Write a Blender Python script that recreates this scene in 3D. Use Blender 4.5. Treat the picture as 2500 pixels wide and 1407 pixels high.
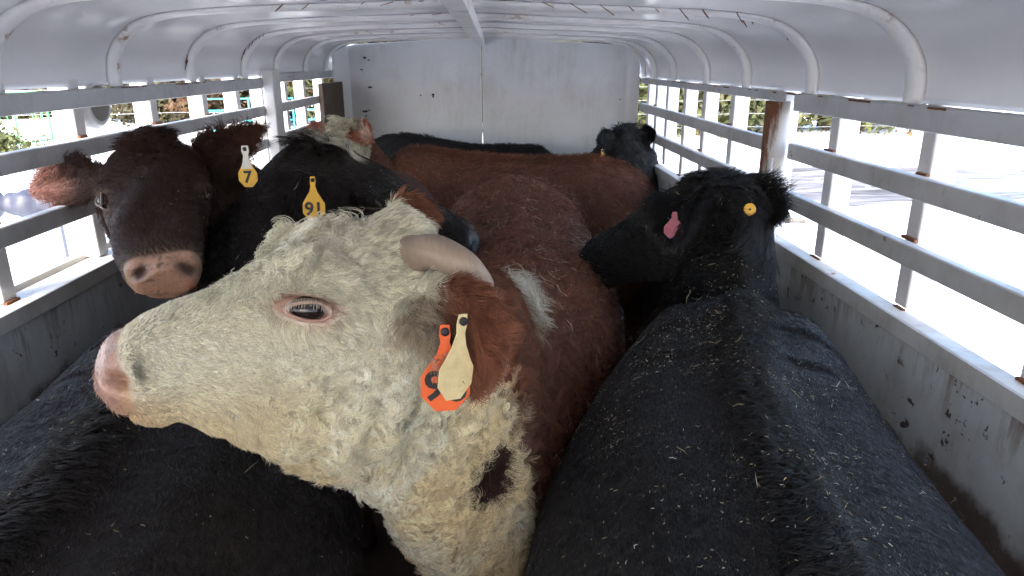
import bpy, bmesh, math, random
import numpy as np
from mathutils import Vector, Matrix
R = math.radians
for o in list(bpy.data.objects): bpy.data.objects.remove(o)
SC = bpy.context.scene
COL = SC.collection
rng = np.random.default_rng(7)
random.seed(7)

# ---------------------------------------------------------------- camera, sky, sun, exposure
EYE = 1.87
cam = bpy.data.cameras.new('camera'); camo = bpy.data.objects.new('camera', cam); COL.objects.link(camo)
cam.sensor_fit = 'HORIZONTAL'; cam.sensor_width = 36.0; cam.lens = 36.0*1712.62/2500
cam.clip_start = 0.02; cam.clip_end = 3000
camo.rotation_mode = 'XYZ'
camo.matrix_world = (Matrix.Translation((0.1075, 0, EYE)) @ Matrix.Rotation(R(-1.4537), 4, 'Z') @
                     Matrix.Rotation(R(90-17.748), 4, 'X') @ Matrix.Rotation(R(-0.11), 4, 'Z'))
SC.camera = camo
SUN_EL = 42.0
SUN_AZ = 196.0          # clockwise from +Y: the light comes from behind the camera
W = bpy.data.worlds.new('World'); SC.world = W; W.use_nodes = True
nt = W.node_tree; nt.nodes.clear()
sky = nt.nodes.new('ShaderNodeTexSky'); sky.sky_type = 'NISHITA'; sky.sun_disc = False
sky.sun_elevation = R(SUN_EL); sky.sun_rotation = R(SUN_AZ); sky.dust_density = 3.0; sky.air_density = 1.0; sky.ozone_density = 1.0
bg = nt.nodes.new('ShaderNodeBackground'); bg.inputs[1].default_value = 0.15
wo = nt.nodes.new('ShaderNodeOutputWorld')
nt.links.new(sky.outputs[0], bg.inputs[0]); nt.links.new(bg.outputs[0], wo.inputs[0])
sl = bpy.data.lights.new('sun', 'SUN'); sl.energy = 1.3; sl.angle = R(25); sl.color = (1.0, .96, .9)
so = bpy.data.objects.new('sun', sl); COL.objects.link(so)
sd = Vector((math.sin(R(SUN_AZ))*math.cos(R(SUN_EL)), math.cos(R(SUN_AZ))*math.cos(R(SUN_EL)), math.sin(R(SUN_EL))))
so.rotation_euler = (-sd).to_track_quat('-Z', 'Y').to_euler()
SC.view_settings.view_transform = 'Standard'; SC.view_settings.look = 'None'
SC.view_settings.exposure = 2.9; SC.view_settings.gamma = 1.0; SC.view_settings.use_curve_mapping = False
SC.render.engine = 'CYCLES'
SC.cycles.max_bounces = 10; SC.cycles.diffuse_bounces = 6; SC.cycles.glossy_bounces = 4
SC.cycles.transparent_max_bounces = 12
SC.cycles.sample_clamp_indirect = 8.0
SC.cycles_curves.shape = 'RIBBONS'

# ---------------------------------------------------------------- small helpers
def tag(o, label=None, cat=None, group=None, kind=None):
    for k, v in (('label', label), ('category', cat), ('group', group), ('kind', kind)):
        if v: o[k] = v
    return o
def empty(name, loc=(0, 0, 0), **k):
    o = bpy.data.objects.new(name, None); COL.objects.link(o); o.location = loc
    o.empty_display_size = .1
    return tag(o, **k)
def link(name, me, mat, parent=None, smooth=False, bevel=0, seg=2):
    o = bpy.data.objects.new(name, me); COL.objects.link(o)
    for m in (mat if isinstance(mat, (list, tuple)) else [mat]): me.materials.append(m)
    if parent is not None:
        o.parent = parent
        o.matrix_parent_inverse = Matrix.Translation(parent.location).inverted() if parent.type == 'EMPTY' and parent.parent is None else Matrix.Identity(4)
    if smooth: me.polygons.foreach_set('use_smooth', [True]*len(me.polygons))
    if bevel:
        b = o.modifiers.new('bevel', 'BEVEL'); b.width = bevel; b.segments = seg; b.limit_method = 'ANGLE'; b.angle_limit = R(40)
        if not smooth: me.polygons.foreach_set('use_smooth', [True]*len(me.polygons))
        n = o.modifiers.new('wn', 'WEIGHTED_NORMAL'); n.keep_sharp = True
    return o
class MB:
    def __init__(s): s.v = []; s.f = []
    def add(s, v, f):
        n = len(s.v); s.v += [tuple(map(float, p)) for p in v]; s.f += [tuple(int(i)+n for i in q) for q in f]; return s
    def box(s, x0, x1, y0, y1, z0, z1):
        v = [(x, y, z) for x in (x0, x1) for y in (y0, y1) for z in (z0, z1)]
        return s.add(v, [(0, 1, 3, 2), (4, 6, 7, 5), (0, 4, 5, 1), (2, 3, 7, 6), (0, 2, 6, 4), (1, 5, 7, 3)])
    def tube(s, pts, r, n=8, closed=False):
        pts = [Vector(p) for p in pts]; m = len(pts); v = []; f = []
        rr = [float(x) for x in r] if isinstance(r, (list, tuple)) else [float(r)]*m
        up = None
        for i, p in enumerate(pts):
            if closed: t = pts[(i+1) % m]-pts[i-1]
            else: t = pts[min(i+1, m-1)]-pts[max(i-1, 0)]
            t.normalize()
            if up is None:
                up = Vector((0, 0, 1)) if abs(t.z) < .9 else Vector((1, 0, 0))
            a = t.cross(up); a.normalize(); b = a.cross(t); up = b
            for k in range(n):
                th = 2*math.pi*k/n
                v.append(p+rr[i]*(math.cos(th)*a+math.sin(th)*b))
        for i in range(m if closed else m-1):
            j = (i+1) % m
            for k in range(n):
                f.append((i*n+k, i*n+(k+1) % n, j*n+(k+1) % n, j*n+k))
        if not closed:
            f.append(tuple(range(n))[::-1]); f.append(tuple((m-1)*n+k for k in range(n)))
        return s.add(v, f)
    def sweep(s, ring, path_fn, closed_ring=True): pass
    def mesh(s, name):
        me = bpy.data.meshes.new(name); me.from_pydata(s.v, [], s.f); me.update()
        bm = bmesh.new(); bm.from_mesh(me); bmesh.ops.recalc_face_normals(bm, faces=bm.faces); bm.to_mesh(me); bm.free()
        return me
    def build(s, name, mat, parent=None, **k): return link(name, s.mesh(name), mat, parent, **k)

# ---------------------------------------------------------------- node material helper
class NM:
    def __init__(s, name):
        s.m = bpy.data.materials.new(name); s.m.use_nodes = True; s.t = s.m.node_tree; s.t.nodes.clear()
        s.out = s.t.nodes.new('ShaderNodeOutputMaterial')
        s.p = s.t.nodes.new('ShaderNodeBsdfPrincipled'); s.L(s.p.outputs[0], s.out.inputs[0])
    def L(s, a, b): s.t.links.new(a, b)
    def n(s, typ, **k):
        x = s.t.nodes.new(typ)
        for a, b in k.items(): setattr(x, a, b)
        return x
    def coord(s, kind='Object', scale=(1, 1, 1), loc=(0, 0, 0)):
        if kind == 'World': g = s.n('ShaderNodeNewGeometry').outputs['Position']
        else: g = s.n('ShaderNodeTexCoord').outputs[kind]
        mp = s.n('ShaderNodeMapping'); mp.inputs['Scale'].default_value = scale; mp.inputs['Location'].default_value = loc
        s.L(g, mp.inputs[0]); return mp.outputs[0]
    def noise(s, co, scale, detail=4, rough=.55, dist=0):
        x = s.n('ShaderNodeTexNoise'); x.inputs['Scale'].default_value = scale; x.inputs['Detail'].default_value = detail
        x.inputs['Roughness'].default_value = rough; x.inputs['Distortion'].default_value = dist
        s.L(co, x.inputs['Vector']); return x.outputs[0]
    def ramp(s, f, stops, interp='LINEAR'):
        x = s.n('ShaderNodeValToRGB'); x.color_ramp.interpolation = interp
        e = x.color_ramp.elements
        while len(e) > 1: e.remove(e[-1])
        for i, (p, c) in enumerate(stops):
            c = (c, c, c, 1) if isinstance(c, (int, float)) else (*c, 1)
            if i == 0: e[0].position = p; e[0].color = c
            else: q = e.new(p); q.color = c
        s.L(f, x.inputs[0]); return x.outputs[0]
    def mix(s, f, a, b, blend='MIX'):
        x = s.n('ShaderNodeMix', data_type='RGBA', blend_type=blend)
        for v, sock in ((f, x.inputs[0]), (a, x.inputs[6]), (b, x.inputs[7])):
            if isinstance(v, (int, float)): sock.default_value = v
            elif isinstance(v, tuple): sock.default_value = (*v, 1)
            else: s.L(v, sock)
        return x.outputs[2]
    def math(s, op, a, b=0.0):
        x = s.n('ShaderNodeMath', operation=op)
        for v, sock in ((a, x.inputs[0]), (b, x.inputs[1])):
            if isinstance(v, (int, float)): sock.default_value = v
            else: s.L(v, sock)
        return x.outputs[0]
    def set(s, **k):
        for a, v in k.items():
            sock = s.p.inputs[a.replace('_', ' ')]
            if isinstance(v, (int, float)): sock.default_value = v
            elif isinstance(v, tuple): sock.default_value = (*v, 1) if len(v) == 3 and sock.type == 'RGBA' else v
            else: s.L(v, sock)
        return s
    def bump(s, h, strength=.3, dist=.01):
        b = s.n('ShaderNodeBump'); b.inputs['Strength'].default_value = strength; b.inputs['Distance'].default_value = dist
        s.L(h, b.inputs['Height']); s.L(b.outputs[0], s.p.inputs['Normal']); return s

def paint(name, base=(.72, .73, .75), dirt=(.28, .25, .2), dirt_amt=.35, rust_amt=.0, rough=.38, grime_scale=3.0, streak=(6, 6, 1.2), chips=0.0, chipcol=(.03, .022, .016), rvar=.26, zmud=None):
    m = NM(name)
    co = m.coord('World'); cs = m.coord('World', scale=streak)
    big = m.noise(co, grime_scale, 6, .6)
    st = m.noise(cs, 4.0, 5, .65)
    d = m.math('MULTIPLY', m.ramp(big, [(.42, 0.0), (.75, 1.0)]), m.ramp(st, [(.35, 0.2), (.7, 1.0)]))
    c = m.mix(m.math('MULTIPLY', d, dirt_amt), base, dirt)
    fine = m.noise(co, 60, 3)
    c = m.mix(m.ramp(fine, [(.62, 0.0), (.75, .25)]), c, dirt)
    if rust_amt:
        rn = m.noise(co, 14, 7, .7, .4); rs = m.noise(co, 2.3, 3)
        mask = m.math('MULTIPLY', m.ramp(rn, [(.66-rust_amt, 0.0), (.74-rust_amt*.8, 1.0)]), m.ramp(rs, [(.45-rust_amt, 0.0), (.6-rust_amt, 1.0)]))
        rc = m.mix(m.noise(co, 40, 4), (.16, .045, .012), (.33, .12, .025))
        c = m.mix(mask, c, rc)
    if chips:
        cn = m.noise(co, 22, 5, .62, .3); cs2 = m.noise(co, 3.1, 3)
        mk = m.math('MULTIPLY', m.ramp(cn, [(.70-chips*.2, 0.0), (.72-chips*.2, 1.0)]), m.ramp(cs2, [(.52-chips*.2, 0.0), (.56-chips*.2, 1.0)]))
        c = m.mix(mk, c, chipcol)
    if zmud:                                                   # old mud and rust along the foot, rust bleeding down from the sill
        sp = m.n('ShaderNodeSeparateXYZ'); m.L(co, sp.inputs[0]); z = sp.outputs[2]
        wav = m.math('MULTIPLY', m.math('SUBTRACT', m.noise(co, 5, 6, .65), .5), .30)
        mud = m.ramp(m.math('MULTIPLY', m.math('ADD', z, wav), .5), [(zmud*.5-.01, 1.0), (zmud*.5+.012, 0.0)])
        c = m.mix(m.math('MULTIPLY', mud, .88), c, m.mix(m.noise(co, 18, 5), (.045, .026, .020), (.13, .085, .065)))
        run = m.noise(m.coord('World', scale=(13, 13, 2.2)), 1.6, 6, .7)
        top = m.math('MULTIPLY', m.ramp(m.math('MULTIPLY', z, .5), [(.585, 0.0), (.655, 1.0)]), m.ramp(run, [(.50, 0.0), (.62, 1.0)]))
        c = m.mix(m.math('MULTIPLY', top, .85), c, m.mix(m.noise(co, 40, 4), (.07, .03, .02), (.20, .09, .055)))
    m.set(Base_Color=c, Roughness=m.ramp(big, [(.3, rough-rvar*.25), (.8, rough+rvar*.75)]))
    m.bump(m.noise(co, 25, 4), .06, .01)
    return m.m
def plain(name, col, rough=.5, var=.25, scale=20, metal=0.0, bump=.1):
    m = NM(name); co = m.coord('Object')
    n_ = m.noise(co, scale, 5, .6)
    c = m.mix(n_, tuple(x*(1-var) for x in col), tuple(min(1, x*(1+var)) for x in col))
    m.set(Base_Color=c, Roughness=rough, Metallic=metal)
    if bump: m.bump(n_, bump, .005)
    return m.m

M_roof = paint('roof_paint', base=(.72, .725, .75), dirt=(.58, .56, .53), dirt_amt=.10, rough=.19, grime_scale=2, rust_amt=.0, rvar=.05)
M_rib = paint('rib_paint', base=(.78, .78, .80), dirt=(.35, .28, .2), dirt_amt=.45, rust_amt=.055, rough=.4, grime_scale=7)
M_rail = paint('rail_paint', base=(.46, .47, .485), dirt=(.16, .14, .11), dirt_amt=.75, rough=.42, grime_scale=6, chips=.12, streak=(9, 9, 3), chipcol=(.14, .08, .04))
M_post = paint('post_paint', base=(.56, .56, .57), dirt=(.3, .22, .13), dirt_amt=.35, rough=.4, grime_scale=8)
M_panel = paint('panel_paint', base=(.50, .54, .57), dirt=(.14, .115, .10), dirt_amt=.8, rough=.42, grime_scale=4, chips=.44, rust_amt=.0, zmud=1.09, streak=(5, 5, 1.4), chipcol=(.055, .035, .03))
M_bulk = paint('bulkhead_paint', base=(.70, .725, .765), dirt=(.36, .34, .31), dirt_amt=.65, rough=.40, grime_scale=3.2)
m = NM('rusty_post_paint'); co = m.coord('World'); cz = m.coord('World', scale=(22, 22, 3.5)); sx_ = m.n('ShaderNodeSeparateXYZ'); m.L(co, sx_.inputs[0])
side_ = m.math('MULTIPLY', m.math('SUBTRACT', .962, sx_.outputs[0]), 9.0)
k = m.math('ADD', m.math('ADD', side_, m.math('MULTIPLY', m.noise(cz, 1.0, 6, .7), 1.1)), m.math('MULTIPLY', m.math('SUBTRACT', sx_.outputs[2], 1.62), .6))
mask = m.ramp(k, [(.60, 0.0), (.74, 1.0)])
rc = m.mix(m.noise(co, 45, 5, .7), (.05, .022, .012), (.24, .085, .030))
m.set(Base_Color=m.mix(mask, m.mix(m.noise(co, 12, 5), (.60, .58, .56), (.42, .38, .34)), rc), Roughness=.6); m.bump(m.noise(co, 60, 4), .2, .004); M_rustpost = m.m
M_rusty = paint('rusty_paint', base=(.6, .59, .58), dirt=(.2, .13, .08), dirt_amt=.6, rust_amt=.10, rough=.6, grime_scale=9)
M_rust = plain('rust', (.13, .048, .018), .85, .5, 60)
M_sill = paint('sill_paint', base=(.52, .51, .48), dirt=(.25, .18, .12), dirt_amt=.8, rough=.5, grime_scale=9, rust_amt=.06)
M_wood = plain('weathered_wood', (.10, .075, .055), .85, .5, 9)
M_floor = plain('muddy_floor', (.07, .05, .04), .8, .6, 6)
M_chip = plain('bare_chip', (.05, .04, .035), .8, .4, 90)
M_lamp = plain('lamp_housing', (.55, .55, .55), .4, .1)
M_lampface = plain('lamp_face', (.20, .19, .17), .6, .2)

# ---------------------------------------------------------------- the livestock trailer
T = empty('livestock_trailer', (0, 2.4, 0), label='white steel livestock trailer with slatted sides and ribbed rounded roof, seen from inside', cat='trailer')
LY = [-.55, -.02, .55, 1.13, 1.69, 2.23, 2.79, 3.38, 3.88, 4.48, 5.02]
RY = [-.60, -.08, .46, 1.02, 1.574, 2.092, 2.634, 3.14, 3.707, 4.169, 4.48]
BL, BR = 5.32, 4.60                                   # the front wall stands a little askew
MB().box(-1.02, 1.02, -1.3, 5.3, -.06, 0).build('floor', M_floor, T)
def side(s):
    X = lambda a: s*a
    def bx(a0, a1, y0, y1, z0, z1, mb=None):
        mb = mb or MB(); x0, x1 = sorted((s*a0, s*a1)); return mb.box(x0, x1, y0, y1, z0, z1)
    left = s < 0
    yend = BL-.05 if left else BR-.2
    gate = 3.59 if left else 2.165
    zA0, zA1 = (1.757, 1.806) if left else (1.733, 1.785)
    zB0, zB1 = (1.629, 1.677) if left else (1.592, 1.640)
    zC0, zC1 = (1.474, 1.522) if left else (1.446, 1.495)
    zS = 1.335
    bx(1.0, 1.035, -1.3, (BL if left else BR), 0, zS-.03).build('side_panel', M_panel, T, bevel=.004)
    # sill: the ledge and its inner lip, and a raised outer strip
    bx(.992, 1.075 if left else 1.040, -1.3, yend, zS-.026, zS).build('sill', M_sill, T, bevel=.005)
    bx(.9865, .9905, -1.3, yend, zS-.040, zS+.001).build('sill_lip', M_rail, T, bevel=.0015)
    if left: bx(1.079, 1.105, -1.3, yend, zS-.04, zS+.014).build('outer_sill', M_sill, T, bevel=.004)
    # rust bleeding along the seam under the roof sheet
    for _ in range(46 if not left else 26):
        y = -.2+5*random.random()**1.3; hh = .0006+.0022*random.random()**2; L_ = .006+.035*random.random()**2
        if y < yend-.1: bx(.9965, .9993, y-L_, y+L_, zA1-.003-hh, zA1-.001).build('rust_stain', M_rust, T)
    segs = [(-1.3, gate-.03), (gate+.03, yend)]
    for i, (a, b) in enumerate(segs):
        fa = .022 if i else 0
        bx(1.0, 1.032, a, b, zA0+fa, zA1+(fa*.9 if left else 0)).build('top_rail', M_rail, T, bevel=.005)
        b2 = b-(.42 if left and i else 0)
        for z0, z1 in ((zB0, zB1), (zC0, zC1)):
            bx(.998, 1.026, a, b2, z0, z1).build('slat_rail', M_rail, T, bevel=.005)
    py = [-.98, -.56, -.14, .28, .72, 1.16, 1.60, 2.02, 2.47, 2.91, 3.29, 3.70, 4.06, 4.45, 4.93] if left else [-1.04, -.62, -.2, .22, .65, 1.09, 1.50, 1.93, 2.33, 2.79, 3.17, 3.50, 3.86, 4.12, 4.34]
    for k, y in enumerate(py):
        w = .026 if not (left and abs(y-3.70) < .01) else .075
        bx(1.036, 1.095, y-w, y+w, zS+.002, zA1+.03).build('slat_post', M_post, T, bevel=.006, seg=3)
        for zz in ((zS+.001,) if random.random() < .8 else ())+((zC1+.0005,) if random.random() < .8 else ())+((zB1+.0005,) if random.random() < .7 else ()):
            w = MB()
            rr = random.random()
            if rr < .75:
                hh = .0015+.0045*random.random()
                bx(1.027, 1.0355, y-.028, y+.028*(.2+.8*random.random()), zz-.002, zz+hh, w).build('rust_weld', M_rust, T)
side(-1); side(1)

# roof: one continuous shell, the ribs under it, the ridge beam
PR = [(1.035, 1.786), (1.034, 1.84), (1.02, 1.885), (.985, 1.932), (.93, 1.972), (.86, 1.994), (.75, 2.008), (.53, 2.02), (.26, 2.032), (0.028, 2.043)]
PL = [(-1.036, 1.812), (-1.035, 1.858), (-1.021, 1.905), (-.985, 1.952), (-.93, 1.988), (-.86, 2.008), (-.75, 2.02), (-.53, 2.03), (-.26, 2.037)]
prof = PL+PR[::-1]
def cr(pts, n):
    P = np.array(pts, float); P = np.vstack([2*P[0]-P[1], P, 2*P[-1]-P[-2]]); out = []
    m = len(P)-3
    for t in np.linspace(0, m, n):
        i = min(int(t), m-1); u = t-i; a, b, c, d = P[i:i+4]
        out.append(.5*((2*b)+(c-a)*u+(2*a-5*b+4*c-d)*u*u+(3*b-a-3*c+d)*u**3))
    return np.array(out)
pf = cr(prof, 64)
ctr = np.array([0, 1.4])
def lerpy(x, yl, yr): return yl+(yr-yl)*(x+1)/2
mb = MB(); v = []; f = []
stations = [(-1.35, -1.38), (1, .94), (2.3, 2.15), (3.6, 3.35), (5.31, 4.62)]
for yl, yr in stations:
    for off in (0, .012):
        for x, z in pf:
            d = np.array([x, z])-ctr; d = d/np.linalg.norm(d)
            v.append((x+d[0]*off, lerpy(x, yl, yr), z+d[1]*off))
n = len(pf)
for i in range(len(stations)-1):
    for k in range(n-1):
        a = i*2*n+k; b = (i+1)*2*n+k
        f.append((a, a+1, b+1, b)); f.append((a+n, b+n, b+n+1, a+n+1))
    for k in (0, n-1):
        a = i*2*n+k; b = (i+1)*2*n+k; f.append((a, b, b+n, a+n))
mb.add(v, f).build('roof_panel', M_roof, T, smooth=True)
for yl, yr in zip(LY, RY):
    v = []; f = []
    # hat-shaped section: (along y, into the trailer)
    sec = [(-.034, .001), (-.028, .012), (-.019, .0185), (0, .0205), (.019, .0185), (.028, .012), (.034, .001)]
    for x, z in pf:
        d = np.array([x, z])-ctr; d = d/np.linalg.norm(d)
        for dy, h in sec: v.append((x-d[0]*h, lerpy(x, yl, yr)+dy, z-d[1]*h))
    q = len(sec)
    for i in range(n-1):
        for k in range(q-1): f.append((i*q+k, i*q+k+1, (i+1)*q+k+1, (i+1)*q+k))
        f.append((i*q+q-1, i*q, (i+1)*q, (i+1)*q+q-1))
    f.append(tuple(range(q))); f.append(tuple((n-1)*q+k for k in range(q)))
    MB().add(v, f).build('roof_rib', M_rib, T, smooth=True)
MB().box(.003, .053, -1.3, 4.95, 1.985, 2.033).build('ridge_beam', M_rib, T, bevel=.005)
# gate in the roof line: short rust stains along the weld of two ribs
def rust_run(x0, x1, i, side_off, nn):
    for _ in range(nn):
        w = MB()
        x = x0+(x1-x0)*random.random(); k = int(np.argmin(abs(pf[:, 0]-x))); x, z = pf[k]
        y = lerpy(x, LY[i], RY[i])+side_off; L = .006+.03*random.random()**2; h = .0015+.004*random.random()
        d = np.array([x, z])-ctr; d /= np.linalg.norm(d); tx, tz = d[1], -d[0]
        c = np.array([x-d[0]*.003, y, z-d[1]*.003])
        vv = []
        for a in np.linspace(0, 2*np.pi, 9)[:-1]:
            r = 1+.35*random.uniform(-1, 1)
            vv.append(c+np.array([tx*L*math.cos(a)*r, h*math.sin(a)*r, tz*L*math.cos(a)*r]))
        vv2 = [p-np.array([d[0]*.002, 0, d[1]*.002]) for p in vv]
        w.add(vv+vv2, [tuple(range(8)), tuple(range(15, 7, -1))]+[(a, (a+1) % 8, 8+(a+1) % 8, 8+a) for a in range(8)])
        w.build('rust_stain', M_rust, T)
rust_run(.12, .8, 5, -.031, 26); rust_run(.80, .93, 5, .031, 12); rust_run(-1.03, -.9, 7, -.031, 22); rust_run(-1.035, -1.02, 6, -.031, 5)
rust_run(-.5, -.1, 5, -.031, 7); rust_run(.93, 1.03, 5, .031, 8); rust_run(-.2, 0, 6, -.031, 6)
# front wall: two sheets with a seam, corner pillars
def wl(x): return BL+(BR-BL)*(x+1)/2
def slab(x0, x1, z0, z1, t0, t1, mb=None, peak=None):
    mb = mb or MB(); v = []
    for x in (x0, x1):
        for t in (t0, t1):
            for z in (z0, z1 if peak is None else peak[0 if x == x0 else 1]): v.append((x, wl(x)+t, z))
    return mb.add(v, [(0, 1, 3, 2), (4, 6, 7, 5), (0, 4, 5, 1), (2, 3, 7, 6), (0, 2, 6, 4), (1, 5, 7, 3)])
slab(-1.0, .030, 0, 2, 0, .03, peak=(1.995, 2.04)).build('front_wall', M_bulk, T, bevel=.003)
slab(.034, 1.0, 0, 2, 0, .03, peak=(2.04, 1.975)).build('front_wall', M_bulk, T, bevel=.003)
slab(.020, .0295, .3, 2.0, -.004, -.0008).build('seam_strip', M_rib, T)
v = []
def pillar(x0, x1, yoff, r):
    mb = MB(); pts = []
    s = -1 if x0 < 0 else 1
    for a in np.linspace(0, np.pi/2, 9):
        pts.append((x0-(-s)*0+s*0, 0))
    ring = [(x1, wl(x1)-.002)]+[(x1+(x0-x1)*math.sin(a), wl(x0)-yoff+(-.002+yoff)*(math.cos(a))) for a in np.linspace(.15, np.pi/2, 9)]+[(x0, wl(x0)-.002)]
    n_ = len(ring); v = [(x, y, z) for z in (0.2, 1.99) for x, y in ring]
    f = [tuple(range(n_)), tuple(range(2*n_-1, n_-1, -1))]+[(k, (k+1) % n_, n_+(k+1) % n_, n_+k) for k in range(n_)]
    mb.add(v, f).build('corner_pillar', M_roof, T, bevel=.002)
pillar(-1.0, -.84, .22, .1); pillar(1.0, .945, .16, .1)
# paint chips on the front wall: thin lifted flakes
def blob(x, z, r, w, ell=1.0):
    pts = []
    nn = 11
    for a in np.linspace(0, 2*np.pi, nn+1)[:-1]:
        q = r*(1+.45*random.uniform(-1, 1)); pts.append((x+q*ell*math.cos(a), z+q*math.sin(a)))
    v = [(px, wl(px)-.0012, pz) for px, pz in pts]+[(px, wl(px)-.0001, pz) for px, pz in pts]
    w.add(v, [tuple(range(nn)), tuple(range(2*nn-1, nn-1, -1))]+[(a, (a+1) % nn, nn+(a+1) % nn, nn+a) for a in range(nn)])
for (x, z, r, e) in [(-.40, 1.66, .007, 1), (-.31, 1.66, .012, .8), (-.155, 1.275, .012, 2.6), (-.05, 1.265, .012, 1.3), (-.03, 1.235, .012, 1), (.11, 1.275, .005, 1.3), (.08, 1.27, .004, 1.2),
                     (-.80, 1.91, .008, 1.5), (-.77, 1.895, .005, 2), (-.77, 1.71, .008, 1.8), (-.82, 1.54, .011, 1.8), (-.80, 1.38, .016, 1), (-.79, 1.55, .006, 1), (-.815, 1.51, .007, 1), (-.80, 1.42, .005, 1), (-.83, 1.83, .006, 2), (-.86, 1.75, .006, 1),
                     (-.15, 1.22, .006, 2), (-.47, 1.30, .005, 1.8), (.92, 1.65, .006, .6), (.915, 1.5, .008, .5), (.91, 1.4, .008, .4)]:
    w = MB(); blob(x, z, r, w, e); w.build('paint_chip', M_chip, T)
# unseen rear gate behind the camera, added to cut the light in front
MB().box(-.99, .99, -1.36, -1.32, .02, 1.33).build('rear_gate', M_panel, T, bevel=.004)
for z0 in (1.45, 1.60, 1.74): MB().box(-.99, .99, -1.352, -1.325, z0, z0+.05).build('gate_rail', M_rail, T, bevel=.004)
for x0 in (-.96, -.33, .3, .93): MB().box(x0-.02, x0+.02, -1.318, -1.29, .3, 1.80).build('gate_upright', M_post, T, bevel=.004)
# gate posts, latch, plank, lamp
MB().box(-1.0, -.945, 3.53, 3.655, .0, 1.845).build('gate_post', M_post, T, bevel=.008, seg=3)
MB().tube([(.968, 2.165, 0), (.968, 2.165, 1.76)], .036, 16).build('gate_post', M_rustpost, T, smooth=True)
MB().tube([(.935, 2.09, 1.44), (.93, 2.085, 1.50), (.933, 2.085, 1.60)], .0075, 8).build('latch_pin', M_post, T, smooth=True)
MB().box(-.995, -.965, 4.62, 5.25, .9, 1.75).build('plank', M_wood, T, bevel=.003)
def lathe(ax, prof, n=28):   # along -x from ax
    v = []; f = []
    for (d, r) in prof:
        for k in range(n):
            a = 2*math.pi*k/n; v.append((ax[0]-d, ax[1]+r*math.cos(a), ax[2]+r*math.sin(a)))
    for i in range(len(prof)-1):
        for k in range(n): f.append((i*n+k, i*n+(k+1) % n, (i+1)*n+(k+1) % n, (i+1)*n+k))
    return MB().add(v, f)
lamp = lathe((-1.036, 2.135, 1.762), [(.0, .001), (.0, .058), (.003, .064), (.012, .066), (.014, .072), (.05, .076), (.075, .08), (.078, .074), (.078, .001)]).build('marker_lamp', M_lamp, T, smooth=True)
face = lathe((-1.0355, 2.135, 1.762), [(.0, .001), (.0, .05), (.002, .054)]).build('lamp_face', M_lampface, lamp, smooth=True)

# ---------------------------------------------------------------- outside: snow, road, trees, fences
GZ = -.55
m = NM('snow'); co = m.coord('World')
n1 = m.noise(co, .7, 6, .6); n2 = m.noise(co, 6, 5)
m.set(Base_Color=m.mix(n1, (.78, .80, .84), (.86, .87, .88)), Roughness=.6)
m.bump(m.mix(.4, n1, n2), .5, .15); M_snow = m.m
m = NM('slush_road'); co = m.coord('World', scale=(.18, 1.6, 1)); co2 = m.coord('World', scale=(.5, 4, 1))
k = m.ramp(m.noise(co, .9, 7, .68, .3), [(.40, 1.0), (.58, 0.0)]); k2 = m.ramp(m.noise(co2, 1.2, 6, .7), [(.42, 0.0), (.62, 1.0)])
c = m.mix(k, (.10, .097, .105), (.028, .024, .026)); c = m.mix(m.math('MULTIPLY', k2, .5), c, (.34, .34, .36))
m.set(Base_Color=c, Roughness=.5); m.bump(k, .5, .06); M_road = m.m

def hfun(x, y):
    h = GZ+0*x
    def bump(cx, cy, sx, sy, a, rot=0.):
        u = (x-cx)*math.cos(rot)+(y-cy)*math.sin(rot); w_ = -(x-cx)*math.sin(rot)+(y-cy)*math.cos(rot)
        return a*np.exp(-(u/sx)**2-(w_/sy)**2)
    h = h+bump(23, 28.0, 6, 2.5, .75)+bump(36, 28, 9, 4, 1.6)-4.5*(1/(1+np.exp(-(y-32)/1.2)))/(1+np.exp(-(x-17)/1.5))
    h = h+bump(-14.6, 25.5, 2.6, 1.6, .62)+bump(-18.5, 26, 2.2, 1.5, .5)+bump(-9, 27, 5, 1.5, .3)
    h = h+.04*np.sin(x*.9+y*.4)+.03*np.sin(x*.37-y*1.3)+.02*np.sin(2.3*x+1.7*y)
    return h
xs = np.concatenate([np.linspace(-900, -60, 12), np.linspace(-55, 60, 150), np.linspace(70, 900, 12)])
ys = np.concatenate([np.linspace(-600, -40, 8), np.linspace(-36, 60, 130), np.linspace(70, 1500, 12)])
XX, YY = np.meshgrid(xs, ys, indexing='ij'); ZZ = hfun(XX, YY)
far = np.maximum(0, np.hypot(XX, YY-20)-60); ZZ = np.where(far > 0, GZ, ZZ)
v = np.stack([XX, YY, ZZ], -1).reshape(-1, 3); nx, ny = len(xs), len(ys)
idx = np.arange(nx*ny).reshape(nx, ny)
f = np.stack([idx[:-1, :-1], idx[1:, :-1], idx[1:, 1:], idx[:-1, 1:]], -1).reshape(-1, 4)
g = MB(); g.v = [tuple(p) for p in v.tolist()]; g.f = [tuple(q) for q in f.tolist()]
tag(g.build('snow_ground', M_snow, smooth=True), kind='structure')
# the slushy road right of the trailer, a strip lying on the snow
v = []; f = []
rx = np.linspace(-2, 60, 90); cs = np.linspace(-2.0, 2.0, 9)
for x in rx:
    for c_ in cs:
        y = 14.5+.04*(x-7)+c_*(1+.08*math.sin(x*1.7+c_)); v.append((x, y, float(hfun(np.array(x), np.array(y)))+.012))
for i in range(len(rx)-1):
    for k in range(len(cs)-1):
        a = i*len(cs)+k; f.append((a, a+len(cs), a+len(cs)+1, a+1))
tag(MB().add(v, f).build('slushy_road', M_road, smooth=True), kind='structure')

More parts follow.
